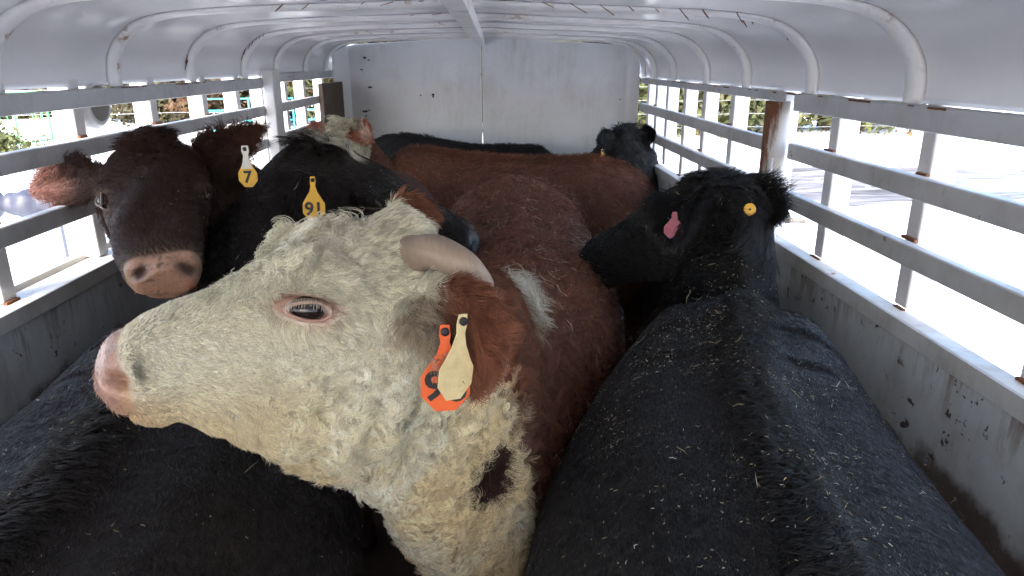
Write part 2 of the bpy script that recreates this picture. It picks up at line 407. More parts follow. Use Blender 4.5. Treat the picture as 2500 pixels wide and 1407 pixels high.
# trees: trunk with limbs, crown of many small leaf faces in clumps
def leafmat(name, cols):
    m = NM(name); oi = m.n('ShaderNodeAttribute', attribute_name='tint')
    m.L(oi.outputs['Color'], m.p.inputs['Base Color']); m.set(Roughness=.7)
    return m.m
M_leaf = leafmat('needles', None)
M_bark = plain('bark', (.09, .065, .05), .9, .4, 12)
def crown_mesh(name, h, w, n, cols, seed, conic=True, base=.1):
    r = np.random.default_rng(seed)
    nc = int(60)
    t = r.random(nc)**.8; ang = r.random(nc)*2*np.pi
    rad = (w*(1-t)*.5+.1*w if conic else w*.55*np.sqrt(np.clip(1-(2*t-1)**2, .05, 1)))*(.35+.65*r.random(nc))
    cc = np.stack([rad*np.cos(ang), rad*np.sin(ang), base*h+(1-base)*h*t], 1)
    ci = r.integers(0, nc, n); sz = w*.13*(.6+.8*r.random(nc))
    p = cc[ci]+r.normal(size=(n, 3))*sz[ci][:, None]*np.array([1, 1, .55])
    p[:, 2] = np.maximum(p[:, 2], .05)
    a = r.normal(size=(n, 3)); a /= np.linalg.norm(a, axis=1)[:, None]; b = np.cross(a, r.normal(size=(n, 3))); b /= np.linalg.norm(b, axis=1)[:, None]
    L = (.05+.10*r.random(n))[:, None]*w*.28; Wd = L*.42
    v = np.stack([p-a*L, p-b*Wd, p+a*L, p+b*Wd], 1).reshape(-1, 3)
    me = bpy.data.meshes.new(name); me.vertices.add(len(v)); me.vertices.foreach_set('co', v.ravel())
    me.loops.add(len(v)); me.loops.foreach_set('vertex_index', np.arange(len(v)))
    me.polygons.add(n); me.polygons.foreach_set('loop_start', np.arange(0, len(v), 4)); me.polygons.foreach_set('loop_total', np.full(n, 4))
    cols = np.array(cols); cidx = r.integers(0, len(cols), nc); col = cols[cidx[ci]]*(.6+.4*r.random((n, 1)))
    at = me.attributes.new('tint', 'FLOAT_COLOR', 'FACE'); at.data.foreach_set('color', np.concatenate([col, np.ones((n, 1))], 1).ravel())
    me.update(calc_edges=True); return me
def trunk_mesh(h, r0, seed):
    rr = random.Random(seed); t = MB()
    pts = [(rr.uniform(-.04, .04)*k, rr.uniform(-.04, .04)*k, h*k/5) for k in range(6)]
    t.tube(pts, [r0*(1-.17*k) for k in range(6)], 8)
    for k in range(9):
        z = h*(.2+.07*k); a = rr.uniform(0, 6.28); L = (1-.08*k)*h*.22
        t.tube([(0, 0, z), (L*.5*math.cos(a), L*.5*math.sin(a), z+.1*L), (L*math.cos(a), L*math.sin(a), z+.35*L)], [r0*.35, r0*.22, r0*.06], 5)
    return t.mesh('trunk')
GREEN = [(.060, .075, .018), (.085, .10, .022), (.045, .055, .016), (.11, .12, .025), (.035, .04, .016)]
OLIVE = [(.10, .095, .025), (.075, .075, .022), (.055, .055, .02), (.13, .07, .025), (.04, .04, .018)]
RUSSET = [(.12, .06, .025), (.085, .06, .025), (.06, .06, .02), (.10, .085, .028), (.05, .045, .02)]
DARK = [(.022, .03, .014), (.03, .038, .016), (.018, .022, .012)]
kinds = [('pine_tree', crown_mesh('crown', 6.5, 4.2, 9000, GREEN, 1, True, .03), trunk_mesh(6.2, .16, 1)),
         ('pine_tree', crown_mesh('crown', 7.5, 4.6, 9000, OLIVE, 2, True, .03), trunk_mesh(7.2, .18, 2)),
         ('leafy_tree', crown_mesh('crown', 5.0, 4.4, 9000, RUSSET, 3, False, .02), trunk_mesh(4.2, .13, 3)),
         ('leafy_tree', crown_mesh('crown', 4.6, 4.6, 9000, OLIVE+GREEN, 4, False, .02), trunk_mesh(4.0, .12, 4)),
         ('pine_tree', crown_mesh('crown', 3.6, 2.2, 5000, DARK, 5, True, .03), trunk_mesh(3.3, .09, 5))]
desc = ['yellow green pine', 'olive pine with thin lower limbs', 'russet leaved bush tree', 'mixed olive and green bush tree', 'small dark pine']
spots = []
rt = random.Random(11)
for i in range(19):                                    # behind the left slats
    x = -21+i*1.25+rt.uniform(-.4, .4); y = 27+rt.uniform(-1.0, 1.2)+(1.8 if i % 2 else 0)
    spots.append((x, y, rt.choice([1, 2, 3, 3, 2, 0]), 'L'))
for i in range(14):                                    # behind the right slats
    x = 3.6+i*.86+rt.uniform(-.3, .3); y = 25.3+rt.uniform(-.5, 1.0)+(1.6 if i % 2 else 0)
    spots.append((x, y, rt.choice([0, 1, 0, 3, 0]), 'R'))
for i in range(4): spots.append((17.2+i*1.7, 35+rt.uniform(-1, 1), 4, 'F'))
protos = {}
cnt = {'L': 0, 'R': 0, 'F': 0}
grp = {'L': 'trees beyond the left side slats', 'R': 'trees beyond the right side slats', 'F': 'dark trees behind the snowbank'}
def label_tree(side_, k, j):
    if side_ == 'L': return '%s in the belt beyond the left slats' % desc[k]
    if side_ == 'R': return '%s in the row beyond the right slats' % desc[k]
    return 'small dark pine showing above the snowbank at right'
for (x, y, k, sd_) in spots:
    nm, cm, tm = kinds[k]
    e = empty(nm, (x, y, float(hfun(np.array(x), np.array(y)))-.05), label=label_tree(sd_, k, cnt[sd_]), cat='tree', group=grp[sd_]+' - '+desc[k])
    cnt[sd_] += 1
    e.rotation_euler = (0, 0, rt.uniform(0, 6.28)); s_ = rt.uniform(.85, 1.2); e.scale = (s_, s_, s_)
    for part, me, mt in (('crown', cm, M_leaf), ('trunk', tm, M_bark)):
        o = bpy.data.objects.new(part, me); COL.objects.link(o); o.parent = e
        if not me.materials: me.materials.append(mt)

# wire fence right, with one teal steel post; wire fence left
M_wire = plain('galvanised_wire', (.35, .35, .36), .4, .1, metal=.7, bump=0)
M_teal = plain('teal_steel', (.04, .30, .28), .5, .2)
M_tcap = plain('white_cap', (.75, .77, .8), .5, .1)
def fence(name, a, b, zs, label, posts, mat):
    e = empty(name, a, label=label, cat='fence')
    a = Vector(a); b = Vector(b)
    for z in zs:
        pts = [a.lerp(b, t)+Vector((0, 0, z-.03*math.sin(math.pi*t*6) ** 2)) for t in np.linspace(0, 1, 25)]
        MB().tube(pts, .006, 5).build('wire', M_wire, e)
    for t in posts:
        p = a.lerp(b, t)
        MB().tube([p+Vector((0, 0, -.1)), p+Vector((0, 0, zs[-1]+.12))], .03, 8).build('fence_post', mat, e, smooth=True)
        MB().tube([p+Vector((0, 0, zs[-1]+.125)), p+Vector((0, 0, zs[-1]+.30))], .028, 8).build('post_cap', M_tcap, e, smooth=True)
    return e
fence('wire_fence', (1, 21.6, GZ), (22, 22.6, GZ), (.55, .95, 1.35, 1.75), 'four strand wire fence with a teal post in front of the pines', (.385, .80), M_teal)
fence('wire_fence', (-24, 21.5, GZ), (-3.5, 25.5, GZ), (.9, 1.65), 'two strand wire fence crossing in front of the left tree belt', (.97,), M_teal)
# teal pipe corral panels beyond the left slats
def corral(x0, y0, x1, y1, label):
    e = empty('corral_panel', (x0, y0, GZ), label=label, cat='fence panel', group='teal corral panels')
    a = Vector((x0, y0, GZ)); b = Vector((x1, y1, GZ))
    for z in (.25, .50, .78, 1.08, 1.42):
        MB().tube([a+Vector((0, 0, z)), b+Vector((0, 0, z))], .024, 8).build('pipe', M_teal, e, smooth=True)
    for t in (0, .5, 1):
        MB().tube([a.lerp(b, t), a.lerp(b, t)+Vector((0, 0, 1.445))], .027, 8).build('upright', M_teal, e, smooth=True)
corral(-8.6, 22.0, -6.05, 22.4, 'teal pipe corral panel nearest the brown cow ear, left of the other panel')
corral(-5.95, 22.4, -3.3, 22.9, 'teal pipe corral panel seen behind the gate post and far slats')
# green ring feeder with sloping bars
M_fgreen = plain('feeder_green', (.10, .33, .14), .5, .2)
e = empty('hay_feeder', (-14.2, 21.3, GZ), label='green tubular round hay feeder standing in snow beyond left slats', cat='feeder')
cx_, cy_ = -14.2, 21.3
ring = lambda r, z: [(cx_+r*math.cos(a), cy_+r*math.sin(a), GZ+z) for a in np.linspace(0, 2*math.pi, 33)[:-1]]
for z, rr in ((1.62, 1.2), (1.32, 1.2), (.3, 1.2)): MB().tube(ring(rr, z), .028, 8, True).build('ring', M_fgreen, e, smooth=True)
for k in range(18):
    a = 2*math.pi*k/18; s_ = .16 if k % 2 else -.16
    MB().tube([(cx_+1.2*math.cos(a), cy_+1.2*math.sin(a), GZ+1.3), (cx_+1.2*math.cos(a+s_), cy_+1.2*math.sin(a+s_), GZ+.3)], .014, 6).build('bar', M_fgreen, e, smooth=True)
for k in range(4):
    a = 2*math.pi*k/4+.3
    MB().tube([(cx_+1.2*math.cos(a), cy_+1.2*math.sin(a), GZ), (cx_+1.2*math.cos(a), cy_+1.2*math.sin(a), GZ+1.62)], .026, 8).build('leg', M_fgreen, e, smooth=True)
# low evergreen shrub by the feeder
o = empty('low_shrub', (-12.4, 17.6, GZ-.05), label='low yellow green juniper shrub in snow below the green feeder', cat='shrub')
sm = crown_mesh('foliage', .75, 2.6, 6000, [(.075, .085, .015), (.055, .07, .015), (.09, .095, .02)], 9, False, .0)
c_ = bpy.data.objects.new('foliage', sm); COL.objects.link(c_); c_.parent = o; sm.materials.append(M_leaf)
c2_ = bpy.data.objects.new('stem', trunk_mesh(.5, .03, 8)); COL.objects.link(c2_); c2_.parent = o; c2_.data.materials.append(M_bark)

# ---------------------------------------------------------------- numeric helpers for the cattle
def vnoise(p, seed=0):
    p = np.asarray(p, float)+seed*17.31
    i = np.floor(p).astype(np.int64); f = p-i; f = f*f*(3-2*f); out = 0
    def hsh(a, b, c):
        n = (a*73856093) ^ (b*19349663) ^ (c*83492791) ^ (seed*2654435)
        n = (n ^ (n >> 13))*1274126177 & 0x7fffffff
        n = (n ^ (n >> 15)) & 0xffff
        return n/65535.0
    for dx in (0, 1):
        for dy in (0, 1):
            for dz in (0, 1):
                w = (f[:, 0] if dx else 1-f[:, 0])*(f[:, 1] if dy else 1-f[:, 1])*(f[:, 2] if dz else 1-f[:, 2])
                out = out+w*hsh(i[:, 0]+dx, i[:, 1]+dy, i[:, 2]+dz)
    return out
def fbm(p, seed=0, o=3):
    s = 0; a = .5; t = 0
    for k in range(o): s = s+a*vnoise(np.asarray(p)*2**k, seed+k); t += a; a *= .5
    return s/t
def vecn(p, seed): return np.stack([vnoise(p, seed), vnoise(p, seed+51), vnoise(p, seed+97)], 1)*2-1
def sstep(a, b, x): t = np.clip((x-a)/(b-a), 0, 1); return t*t*(3-2*t)
def unit(a): return a/np.maximum(np.linalg.norm(a, axis=-1, keepdims=True), 1e-9)
def worley(p, seed=0):
    """nearest jittered lattice point and a hash for it"""
    i = np.floor(p).astype(np.int64); best = np.full(len(p), 1e9); bc = np.zeros_like(p); bh = np.zeros(len(p))
    def hs(a, b, c, k):
        n = (a*73856093) ^ (b*19349663) ^ (c*83492791) ^ ((seed+k)*2654435)
        n = (n ^ (n >> 13))*1274126177 & 0x7fffffff
        return ((n ^ (n >> 15)) & 0xffff)/65535.0
    for dx in (-1, 0, 1):
        for dy in (-1, 0, 1):
            for dz in (-1, 0, 1):
                a, b, c = i[:, 0]+dx, i[:, 1]+dy, i[:, 2]+dz
                q = np.stack([a+hs(a, b, c, 1), b+hs(a, b, c, 2), c+hs(a, b, c, 3)], 1)
                d = ((q-p)**2).sum(1); m = d < best
                best = np.where(m, d, best); bc[m] = q[m]; bh = np.where(m, hs(a, b, c, 4), bh)
    return bc, bh, np.sqrt(best)

def crn(A, n):
    """Catmull-Rom through rows of A"""
    A = np.asarray(A, float); P = np.vstack([2*A[0]-A[1], A, 2*A[-1]-A[-2]]); m = len(A)-1
    t = np.linspace(0, m, n); i = np.minimum(t.astype(int), m-1); u = (t-i)[:, None]
    a, b, c, d = P[i], P[i+1], P[i+2], P[i+3]
    return .5*((2*b)+(c-a)*u+(2*a-5*b+4*c-d)*u*u+(3*b-a-3*c+d)*u**3)
class Loft:
    """collects closed lofted tubes; each section: centre, left axis, up axis, half width, up, down"""
    def __init__(s): s.v = []; s.f = []; s.n = 0
    def add(s, C, L, U, hw, up, dn, nt=2.2, nb=2.2, seg=28, sub=4, wb=0.0):
        C, L, U = (np.asarray(a, float) for a in (C, L, U)); k = len(C)
        one = lambda a: np.broadcast_to(np.asarray(a, float), (k,)).copy()
        hw, up, dn, nt, nb, wb = map(one, (hw, up, dn, nt, nb, wb))
        A = np.concatenate([C, L, U, np.stack([hw, up, dn, nt, nb, wb], 1)], 1)
        n = (k-1)*sub+1; A = crn(A, n)
        C, L, U = A[:, :3], unit(A[:, 3:6]), unit(A[:, 6:9]); hw, up, dn, nt, nb, wb = A[:, 9:].T
        hw = np.maximum(hw, .002); up = np.maximum(up, .002); dn = np.maximum(dn, .002)
        th = np.linspace(0, 2*np.pi, seg, endpoint=False); c, sn = np.cos(th), np.sin(th)
        V = np.zeros((n, seg, 3))
        for j in range(seg):
            e = nt if sn[j] >= 0 else nb
            x = hw*np.sign(c[j])*np.abs(c[j])**(2/e); z = np.where(sn[j] >= 0, up, dn)*np.sign(sn[j])*np.abs(sn[j])**(2/e)
            x = x*(1+wb*(-sn[j]))
            V[:, j] = C+L*x[:, None]+U*z[:, None]
        b = s.n; s.v.append(V.reshape(-1, 3)); caps = np.array([V[0].mean(0), V[-1].mean(0)]); s.v.append(caps); ca = b+n*seg; cb = ca+1
        for i in range(n-1):
            for j in range(seg):
                p, q = b+i*seg+j, b+i*seg+(j+1) % seg
                s.f.append((p, q, q+seg, p+seg))
        for j in range(seg):
            s.f.append((b+(j+1) % seg, b+j, ca)); s.f.append((b+(n-1)*seg+j, b+(n-1)*seg+(j+1) % seg, cb))
        s.n = cb+1
        return s
    def tube(s, pts, rad, seg=12, sub=3, flat=1.0, side=None):
        pts = np.asarray(pts, float); k = len(pts)
        T = unit(np.gradient(pts, axis=0)); ref = np.array([0, 0, 1.]) if side is None else np.asarray(side, float)
        L = np.cross(T, ref); bad = np.linalg.norm(L, axis=1) < 1e-3; L[bad] = np.cross(T[bad], [1, 0, 0]); L = unit(L); U = np.cross(L, T)
        r = np.broadcast_to(np.asarray(rad, float), (k,))
        return s.add(pts, L, U, r, r*flat, r*flat, 2, 2, seg, sub)
    def remesh(s, vox, smooth=5):
        me = bpy.data.meshes.new('tmp'); me.from_pydata(np.concatenate(s.v).tolist(), [], s.f); me.update()
        bm = bmesh.new(); bm.from_mesh(me); bmesh.ops.recalc_face_normals(bm, faces=bm.faces); bm.to_mesh(me); bm.free()
        o = bpy.data.objects.new('tmp', me); COL.objects.link(o)
        md = o.modifiers.new('r', 'REMESH'); md.mode = 'VOXEL'; md.voxel_size = vox; md.adaptivity = 0
        dg = bpy.context.evaluated_depsgraph_get(); ev = o.evaluated_get(dg); m2 = bpy.data.meshes.new_from_object(ev)
        bpy.data.objects.remove(o); bpy.data.meshes.remove(me)
        V = np.zeros(len(m2.vertices)*3); m2.vertices.foreach_get('co', V); V = V.reshape(-1, 3)
        F = np.zeros(len(m2.loops), int); m2.loops.foreach_get('vertex_index', F); F = F.reshape(-1, 4)
        bpy.data.meshes.remove(m2)
        V = lap(V, F, smooth)
        return V, F
def edges_of(F):
    E = np.concatenate([F[:, [0, 1]], F[:, [1, 2]], F[:, [2, 3]], F[:, [3, 0]]]); return E
def lap(V, F, it, lam=.6):
    E = edges_of(F); n = len(V)
    a = np.concatenate([E[:, 0], E[:, 1]]); b = np.concatenate([E[:, 1], E[:, 0]]); cnt = np.bincount(a, minlength=n)[:, None]
    for k in range(it):
        M = np.stack([np.bincount(a, V[b, j], n) for j in range(3)], 1)/cnt
        V = V+lam*(M-V)
        if it > 3: 
            M = np.stack([np.bincount(a, V[b, j], n) for j in range(3)], 1)/cnt
            V = V-.35*(M-V)
    return V
def vnorm(V, F):
    fn = np.cross(V[F[:, 2]]-V[F[:, 0]], V[F[:, 3]]-V[F[:, 1]]); N = np.zeros_like(V)
    for k in range(4):
        for j in range(3): N[:, j] += np.bincount(F[:, k], fn[:, j], len(V))
    return unit(N)
CAMP = np.array([.1075, 0, EYE])

# ---------------------------------------------------------------- coat materials
def coat_material(name, rough, spec, trans, sheen=0.0):
    m = NM(name); a = m.n('ShaderNodeAttribute', attribute_name='tint')
    m.L(a.outputs['Color'], m.p.inputs['Base Color']); m.set(Roughness=rough); m.p.inputs['Specular IOR Level'].default_value = spec
    if trans:
        t = m.n('ShaderNodeBsdfTranslucent'); m.L(a.outputs['Color'], t.inputs[0]); mx = m.n('ShaderNodeMixShader'); mx.inputs[0].default_value = trans
        m.L(m.p.outputs[0], mx.inputs[1]); m.L(t.outputs[0], mx.inputs[2]); m.L(mx.outputs[0], m.out.inputs[0])
    return m.m
M_hair_dark = coat_material('dark_hair', .40, .38, 0.0)
M_hair_red = coat_material('red_hair', .5, .3, .15)
M_hair_white = coat_material('white_hair', .55, .25, .28)
M_hair_brown = coat_material('brown_hair', .5, .22, .08)
def skin_material(name):
    m = NM(name); a = m.n('ShaderNodeAttribute', attribute_name='tint'); b = m.n('ShaderNodeAttribute', attribute_name='bare')
    co = m.coord('Object'); n_ = m.noise(co, 160, 4, .6); n2 = m.noise(co, 38, 4, .6)
    c = m.mix(b.outputs['Fac'], a.outputs['Color'], m.ramp(m.mix(.5, n_, n2), [(.3, .62), (.7, 1.2)]), 'MULTIPLY')
    m.L(c, m.p.inputs['Base Color'])
    r = m.ramp(b.outputs['Fac'], [(0, .8), (1, .30)]); m.set(Roughness=r)
    m.p.inputs['Specular IOR Level'].default_value = .35
    m.bump(m.mix(.5, n_, n2), .6, .006); return m.m
M_skin = skin_material('hide')
m = NM('eyeball'); lc = m.n('ShaderNodeTexCoord').outputs['Generated']
m.set(Base_Color=(.020, .013, .011), Roughness=.13); m.p.inputs['Specular IOR Level'].default_value = .6; M_eye = m.m
m = NM('eye_white'); m.set(Base_Color=(.5, .45, .42), Roughness=.15); M_eyewhite = m.m
M_lid_pink = plain('pink_eyelid', (.42, .24, .19), .5, .3, 120)
M_lid_dark = plain('dark_eyelid', (.045, .028, .022), .4, .3, 90)
M_lid_pale = plain('pale_eyelid', (.30, .21, .13), .5, .3, 90)
m = NM('horn'); co = m.coord('Object', scale=(1, 1, 1)); n_ = m.noise(co, 22, 6, .65); n2 = m.noise(m.coord('Object', scale=(3.2, .6, .8)), 60, 4, .6)
m.set(Base_Color=m.mix(m.mix(.5, n_, n2), (.20, .14, .10), (.39, .31, .245)), Roughness=.5); m.bump(n2, .5, .004); M_horn = m.m
M_tag = {k: plain(k+'_tag', c, .48, .32 if k == 'cream' else .2, 55, bump=.05) for k, c in dict(yellow=(.72, .40, .035), orange=(.78, .13, .03), cream=(.68, .55, .30), pink=(.33, .075, .12), white=(.62, .6, .55)).items()}
M_ink = plain('tag_ink', (.02, .02, .022), .6, .2)

def set_tint(me, col, bare=None):
    a = me.attributes.new('tint', 'FLOAT_COLOR', 'POINT'); a.data.foreach_set('color', np.concatenate([col, np.ones((len(col), 1))], 1).astype(np.float32).ravel())
    if bare is not None:
        b = me.attributes.new('bare', 'FLOAT', 'POINT'); b.data.foreach_set('value', np.asarray(bare, np.float32))

class Cow:
    """one animal: body surface from lofts, remeshed; the coat is grown from it"""
    def __init__(s, label, group=None):
        s.label = label; s.group = group; s.lo = Loft()
    def head_frame(s, poll, fwd, up):
        s.P = np.array(poll, float); s.f = unit(np.array(fwd, float)); u = np.array(up, float); u = unit(u-s.f*(u@s.f)); s.u = u; s.l = np.cross(u, s.f)
    def hl(s, p):
        d = np.asarray(p)-s.P; return np.stack([d@s.f, d@s.l, d@s.u], -1)
    def hw(s, x, y, z): return s.P+x*s.f+y*s.l+z*s.u
    HS = [(-.10, -.08, -.19, .075), (-.06, -.03, -.235, .098), (-.01, .0, -.265, .112), (.05, .012, -.28, .118), (.11, .012, -.275, .121), (.16, .006, -.258, .120), (.21, -.004, -.232, .108),
          (.28, -.018, -.20, .088), (.35, -.030, -.180, .075), (.41, -.042, -.172, .076), (.46, -.052, -.172, .083), (.495, -.066, -.166, .078), (.512, -.085, -.150, .058)]
    def head(s, sc=1.0, secs=None):
        S = np.array(secs or s.HS)*sc; C = []; up = []
        zc = S[:, 1]*.52+S[:, 2]*.48
        C = np.array([s.hw(x, 0, z) for x, z in zip(S[:, 0], zc)]); k = len(S)
        s.lo.add(C, np.tile(s.l, (k, 1)), np.tile(s.u, (k, 1)), S[:, 3], S[:, 1]-zc, zc-S[:, 2], 2.6, 2.3, 32, 4, wb=np.linspace(-.12, -.02, k))
        s.sc = sc
        # brow ridges
        for sg in (1, -1):
            s.lo.tube([s.hw(.09*sc, sg*.085*sc, -.035*sc), s.hw(.145*sc, sg*.102*sc, -.045*sc), s.hw(.20*sc, sg*.088*sc, -.06*sc)], [.02*sc, .03*sc, .018*sc])
    def trunk(s, axis, secs):
        """axis: plan points rump -> chest; secs rows: t, ztop, zbot, half width"""
        A = crn(np.array(axis, float), 60); S = np.array(secs, float)
        d = np.concatenate([[0], np.cumsum(np.linalg.norm(np.diff(A, axis=0), axis=1))]); d /= d[-1]
        t = S[:, 0]; X = np.interp(t, d, A[:, 0]); Y = np.interp(t, d, A[:, 1])
        X2 = np.interp(t+.01, d, A[:, 0])-np.interp(t-.01, d, A[:, 0]); Y2 = np.interp(t+.01, d, A[:, 1])-np.interp(t-.01, d, A[:, 1])
        T = unit(np.stack([X2, Y2, 0*X], 1)); L = np.cross([0, 0, 1.], T); zc = S[:, 1]*.60+S[:, 2]*.40
        s.lo.add(np.stack([X, Y, zc], 1), L, np.tile([0, 0, 1.], (len(S), 1)), S[:, 3], S[:, 1]-zc, zc-S[:, 2], 2.05, 2.3, 40, 5)
        s.TA = A; s.Tt = T; s.axis_pts = A
        # legs with hooves, mostly hidden between the animals
        for tt, front in ((.12, 0), (.82, 1)):
            i = int(tt*59); c = A[i]; tv = unit(A[min(i+1, 59)]-A[max(i-1, 0)]); lv = np.array([-tv[1], tv[0]])
            for sg in (1, -1):
                q = lambda a, b, z: (c[0]+tv[0]*a+lv[0]*sg*b, c[1]+tv[1]*a+lv[1]*sg*b, z)
                if front: s.lo.tube([q(0, .17, .85), q(.02, .17, .62), q(.0, .165, .38), q(.01, .165, .16), q(.01, .165, .10), q(.03, .165, .03)], [.12, .085, .05, .035, .045, .06])
                else: s.lo.tube([q(0, .2, .95), q(.06, .2, .72), q(-.06, .18, .48), q(-.05, .175, .2), q(-.04, .175, .1), q(-.02, .175, .03)], [.17, .12, .055, .04, .045, .06])
    def neck(s, pts, up, dn, hw, Us=None):
        P = np.array(pts, float); T = unit(np.gradient(crn(P, len(P)), axis=0)); k = len(P)
        U = np.tile([0, 0, 1.], (k, 1)) if Us is None else np.array(Us, float)
        U = unit(U-T*(U*T).sum(1)[:, None]); L = np.cross(U, T)
        s.lo.add(P, L, U, hw, up, dn, 2.1, 2.1, 32, 5)
    def auto_neck(s, chest, mid=None, r0=(.25, .33, .2), r1=(.13, .17, .105), drop=.13):
        """from inside the chest to the back of the skull"""
        e = s.hw(-.03*s.sc, 0, -drop*s.sc); e2 = s.hw(.06*s.sc, 0, -drop*s.sc); c = np.array(chest, float)
        m = (c+e)/2+np.array([0, 0, .03]) if mid is None else np.array(mid, float)
        U = [np.array([0, 0, 1.])]*2+[unit(s.u*.6+np.array([0, 0, .4])), s.u]
        w = [0, .5, 1, 1]
        lerp = lambda i: [r0[i]+(r1[i]-r0[i])*a for a in (0, .5, .95, .8)]
        s.neck([c, m, e, e2], lerp(0), lerp(1), lerp(2), U)
    def ear(s, base, tip, face, length_w=.055, thick=.010, mid=None):
        """leaf-shaped ear from base to tip; its inner side faces the vector face"""
        b, t = np.array(base, float), np.array(tip, float); d = unit(t-b); n = unit(np.array(face, float)-d*(np.array(face)@d)); w = np.cross(n, d)
        tt = np.array([0, .12, .3, .5, .7, .86, 1.0]); prof = np.array([.42, .66, .96, 1.0, .80, .48, .08])*length_w
        L = np.linalg.norm(t-b); bend = -.05*L*np.sin(np.pi*tt)
        C = b+d*(tt*L)[:, None]+n*bend[:, None]
        if mid is not None: C = C+((np.array(mid, float)-(b+t)/2)[None]*(4*tt*(1-tt))[:, None])
        k = len(tt)
        # cupped: two edges raised towards the inner side by a shallow V of three lofts
        s.lo.add(C, np.tile(w, (k, 1)), np.tile(n, (k, 1)), prof*.75, np.full(k, thick*.8), np.full(k, thick), 2.4, 2.4, 16, 3)
        for sg in (1, -1):
            C2 = C+w*(sg*prof*.72)[:, None]+n*(prof*.26)[:, None]
            L2 = unit(np.tile(w*sg+n*.55, (k, 1))); N2 = np.cross(np.tile(d, (k, 1)), L2)*-sg
            s.lo.add(C2, L2, N2, prof*.42+.001, np.full(k, thick*.8), np.full(k, thick*.8), 2.4, 2.4, 14, 3)
        s.ears = getattr(s, 'ears', []); s.ears.append((b, t, n, w, L, length_w)); s.emid = getattr(s, 'emid', []); s.emid.append(np.zeros(3) if mid is None else np.array(mid, float)-(b+t)/2)
    def earco(s, P, i):
        b, t, n, w, L, lw = s.ears[i]; d = unit(t-b); q = P-b; a_ = np.clip(q@d/L, 0, 1); q = q-s.emid[i][None]*(4*a_*(1-a_))[:, None]; return q@d/L, q@w/lw, q@n
    def finish(s, vox, smooth, color, deform=None, name='cow', cat='cow', post=0):
        V, F = s.lo.remesh(vox, smooth); N = vnorm(V, F)
        if deform is not None: V = deform(s, V, N); V = lap(V, F, post) if post else V; N = vnorm(V, F)
        s.V, s.F, s.N = V, F, N
        base = V.mean(0); s.e = empty(name, (float(base[0]), float(base[1]), 0.0), label=s.label, cat=cat, group=s.group)
        me = bpy.data.meshes.new('body'); me.vertices.add(len(V)); me.vertices.foreach_set('co', V.astype(np.float32).ravel())
        me.loops.add(F.size); me.loops.foreach_set('vertex_index', F.ravel().astype(np.int32))
        me.polygons.add(len(F)); me.polygons.foreach_set('loop_start', np.arange(0, F.size, 4)); me.polygons.foreach_set('loop_total', np.full(len(F), 4))
        me.update(calc_edges=True)
        col, bare = color(s, V, N); kb = (1-np.clip(bare, 0, 1))[:, None]; set_tint(me, col*(1-.35*kb), bare)  # skin under the hair darkened in colour, standing in for the coat's self-shadow
        s.body = link('body', me, M_skin, s.e, smooth=True)
        s.color = color
    def coat(s, n, style, mat, name='coat', seed=1, npts=5, sel=None, near=1.0, zmin=.35):
        """style(s,P,N) -> dict(w weight, len, lift, flow, curl, clump(size), pull, rad)"""
        r = np.random.default_rng(seed); V, F, N = s.V, s.F, s.N
        c = V[F].mean(1); fn = np.cross(V[F[:, 2]]-V[F[:, 0]], V[F[:, 3]]-V[F[:, 1]]); area = np.linalg.norm(fn, axis=1)/2; fn = unit(fn)
        if (fn*N[F[:, 0]]).sum(1).mean() < 0: fn = -fn
        to = CAMP-c; dist = np.linalg.norm(to, axis=1); vis = (fn*unit(to)).sum(1)
        q = (c-CAMP)@np.array([[1, 0, 0], [0, 1, 0], [0, 0, 1]]); 
        p17 = R(17.748); dep = q[:, 1]*math.cos(p17)-q[:, 2]*math.sin(p17); ver = q[:, 1]*math.sin(p17)+q[:, 2]*math.cos(p17)
        infr = (dep > .15) & (np.abs(q[:, 0]) < dep*.73+.35) & (np.abs(ver) < dep*.41+.30) & (c[:, 2] > zmin)
        st = style(s, c, fn)
        w = area*st['w']*infr*(vis > -.45)/np.maximum(dist, .6)**near
        if w.sum() <= 0: return
        fi = r.choice(len(F), n, p=w/w.sum()); a, b = r.random((2, n)); Q = V[F[fi]]
        u, v = a[:, None], b[:, None]
        root = (Q[:, 0]*(1-u)+Q[:, 1]*u)*(1-v)+(Q[:, 3]*(1-u)+Q[:, 2]*u)*v
        NN = N[F[fi]]; nr = unit((NN[:, 0]*(1-u)+NN[:, 1]*u)*(1-v)+(NN[:, 3]*(1-u)+NN[:, 2]*u)*v)
        st = style(s, root, nr)
        L = st['len']*(.65+.6*r.random(n)); lift = st['lift']; cur = st['curl']; cs = st['clump']
        flow = unit(st['flow']+.12*r.normal(size=(n, 3))); flow = flow-nr*(flow*nr).sum(1)[:, None]; flow = unit(flow)
        side = np.cross(nr, flow)
        wob = vecn(root*st.get('wfreq', 25.), seed)*st.get('wob', .35)
        flow = unit(flow+wob-nr*(wob*nr).sum(1)[:, None]); side = np.cross(nr, flow)
        cc, ch, cd = worley(root/np.asarray(cs).reshape(-1, 1) if np.ndim(cs) else root/cs, seed)
        cc = cc*(np.asarray(cs).reshape(-1, 1) if np.ndim(cs) else cs)
        sgn = np.where(ch > .5, 1., -1.)
        cr_ = st.get('crot')
        if cr_ is not None:
            h2 = (ch*7.31) % 1.0; an = cr_*(h2*2-1)*1.9; flow, side = flow*np.cos(an)[:, None]+side*np.sin(an)[:, None], side*np.cos(an)[:, None]-flow*np.sin(an)[:, None]
            lift = np.clip(lift*(.55+.9*((ch*13.7) % 1.0)), .05, .9); L = L*(.75+.5*((ch*3.3) % 1.0))
        ca = cur*(.5+1.0*np.abs(ch*2-1))*sgn
        t = np.linspace(0, 1, npts)
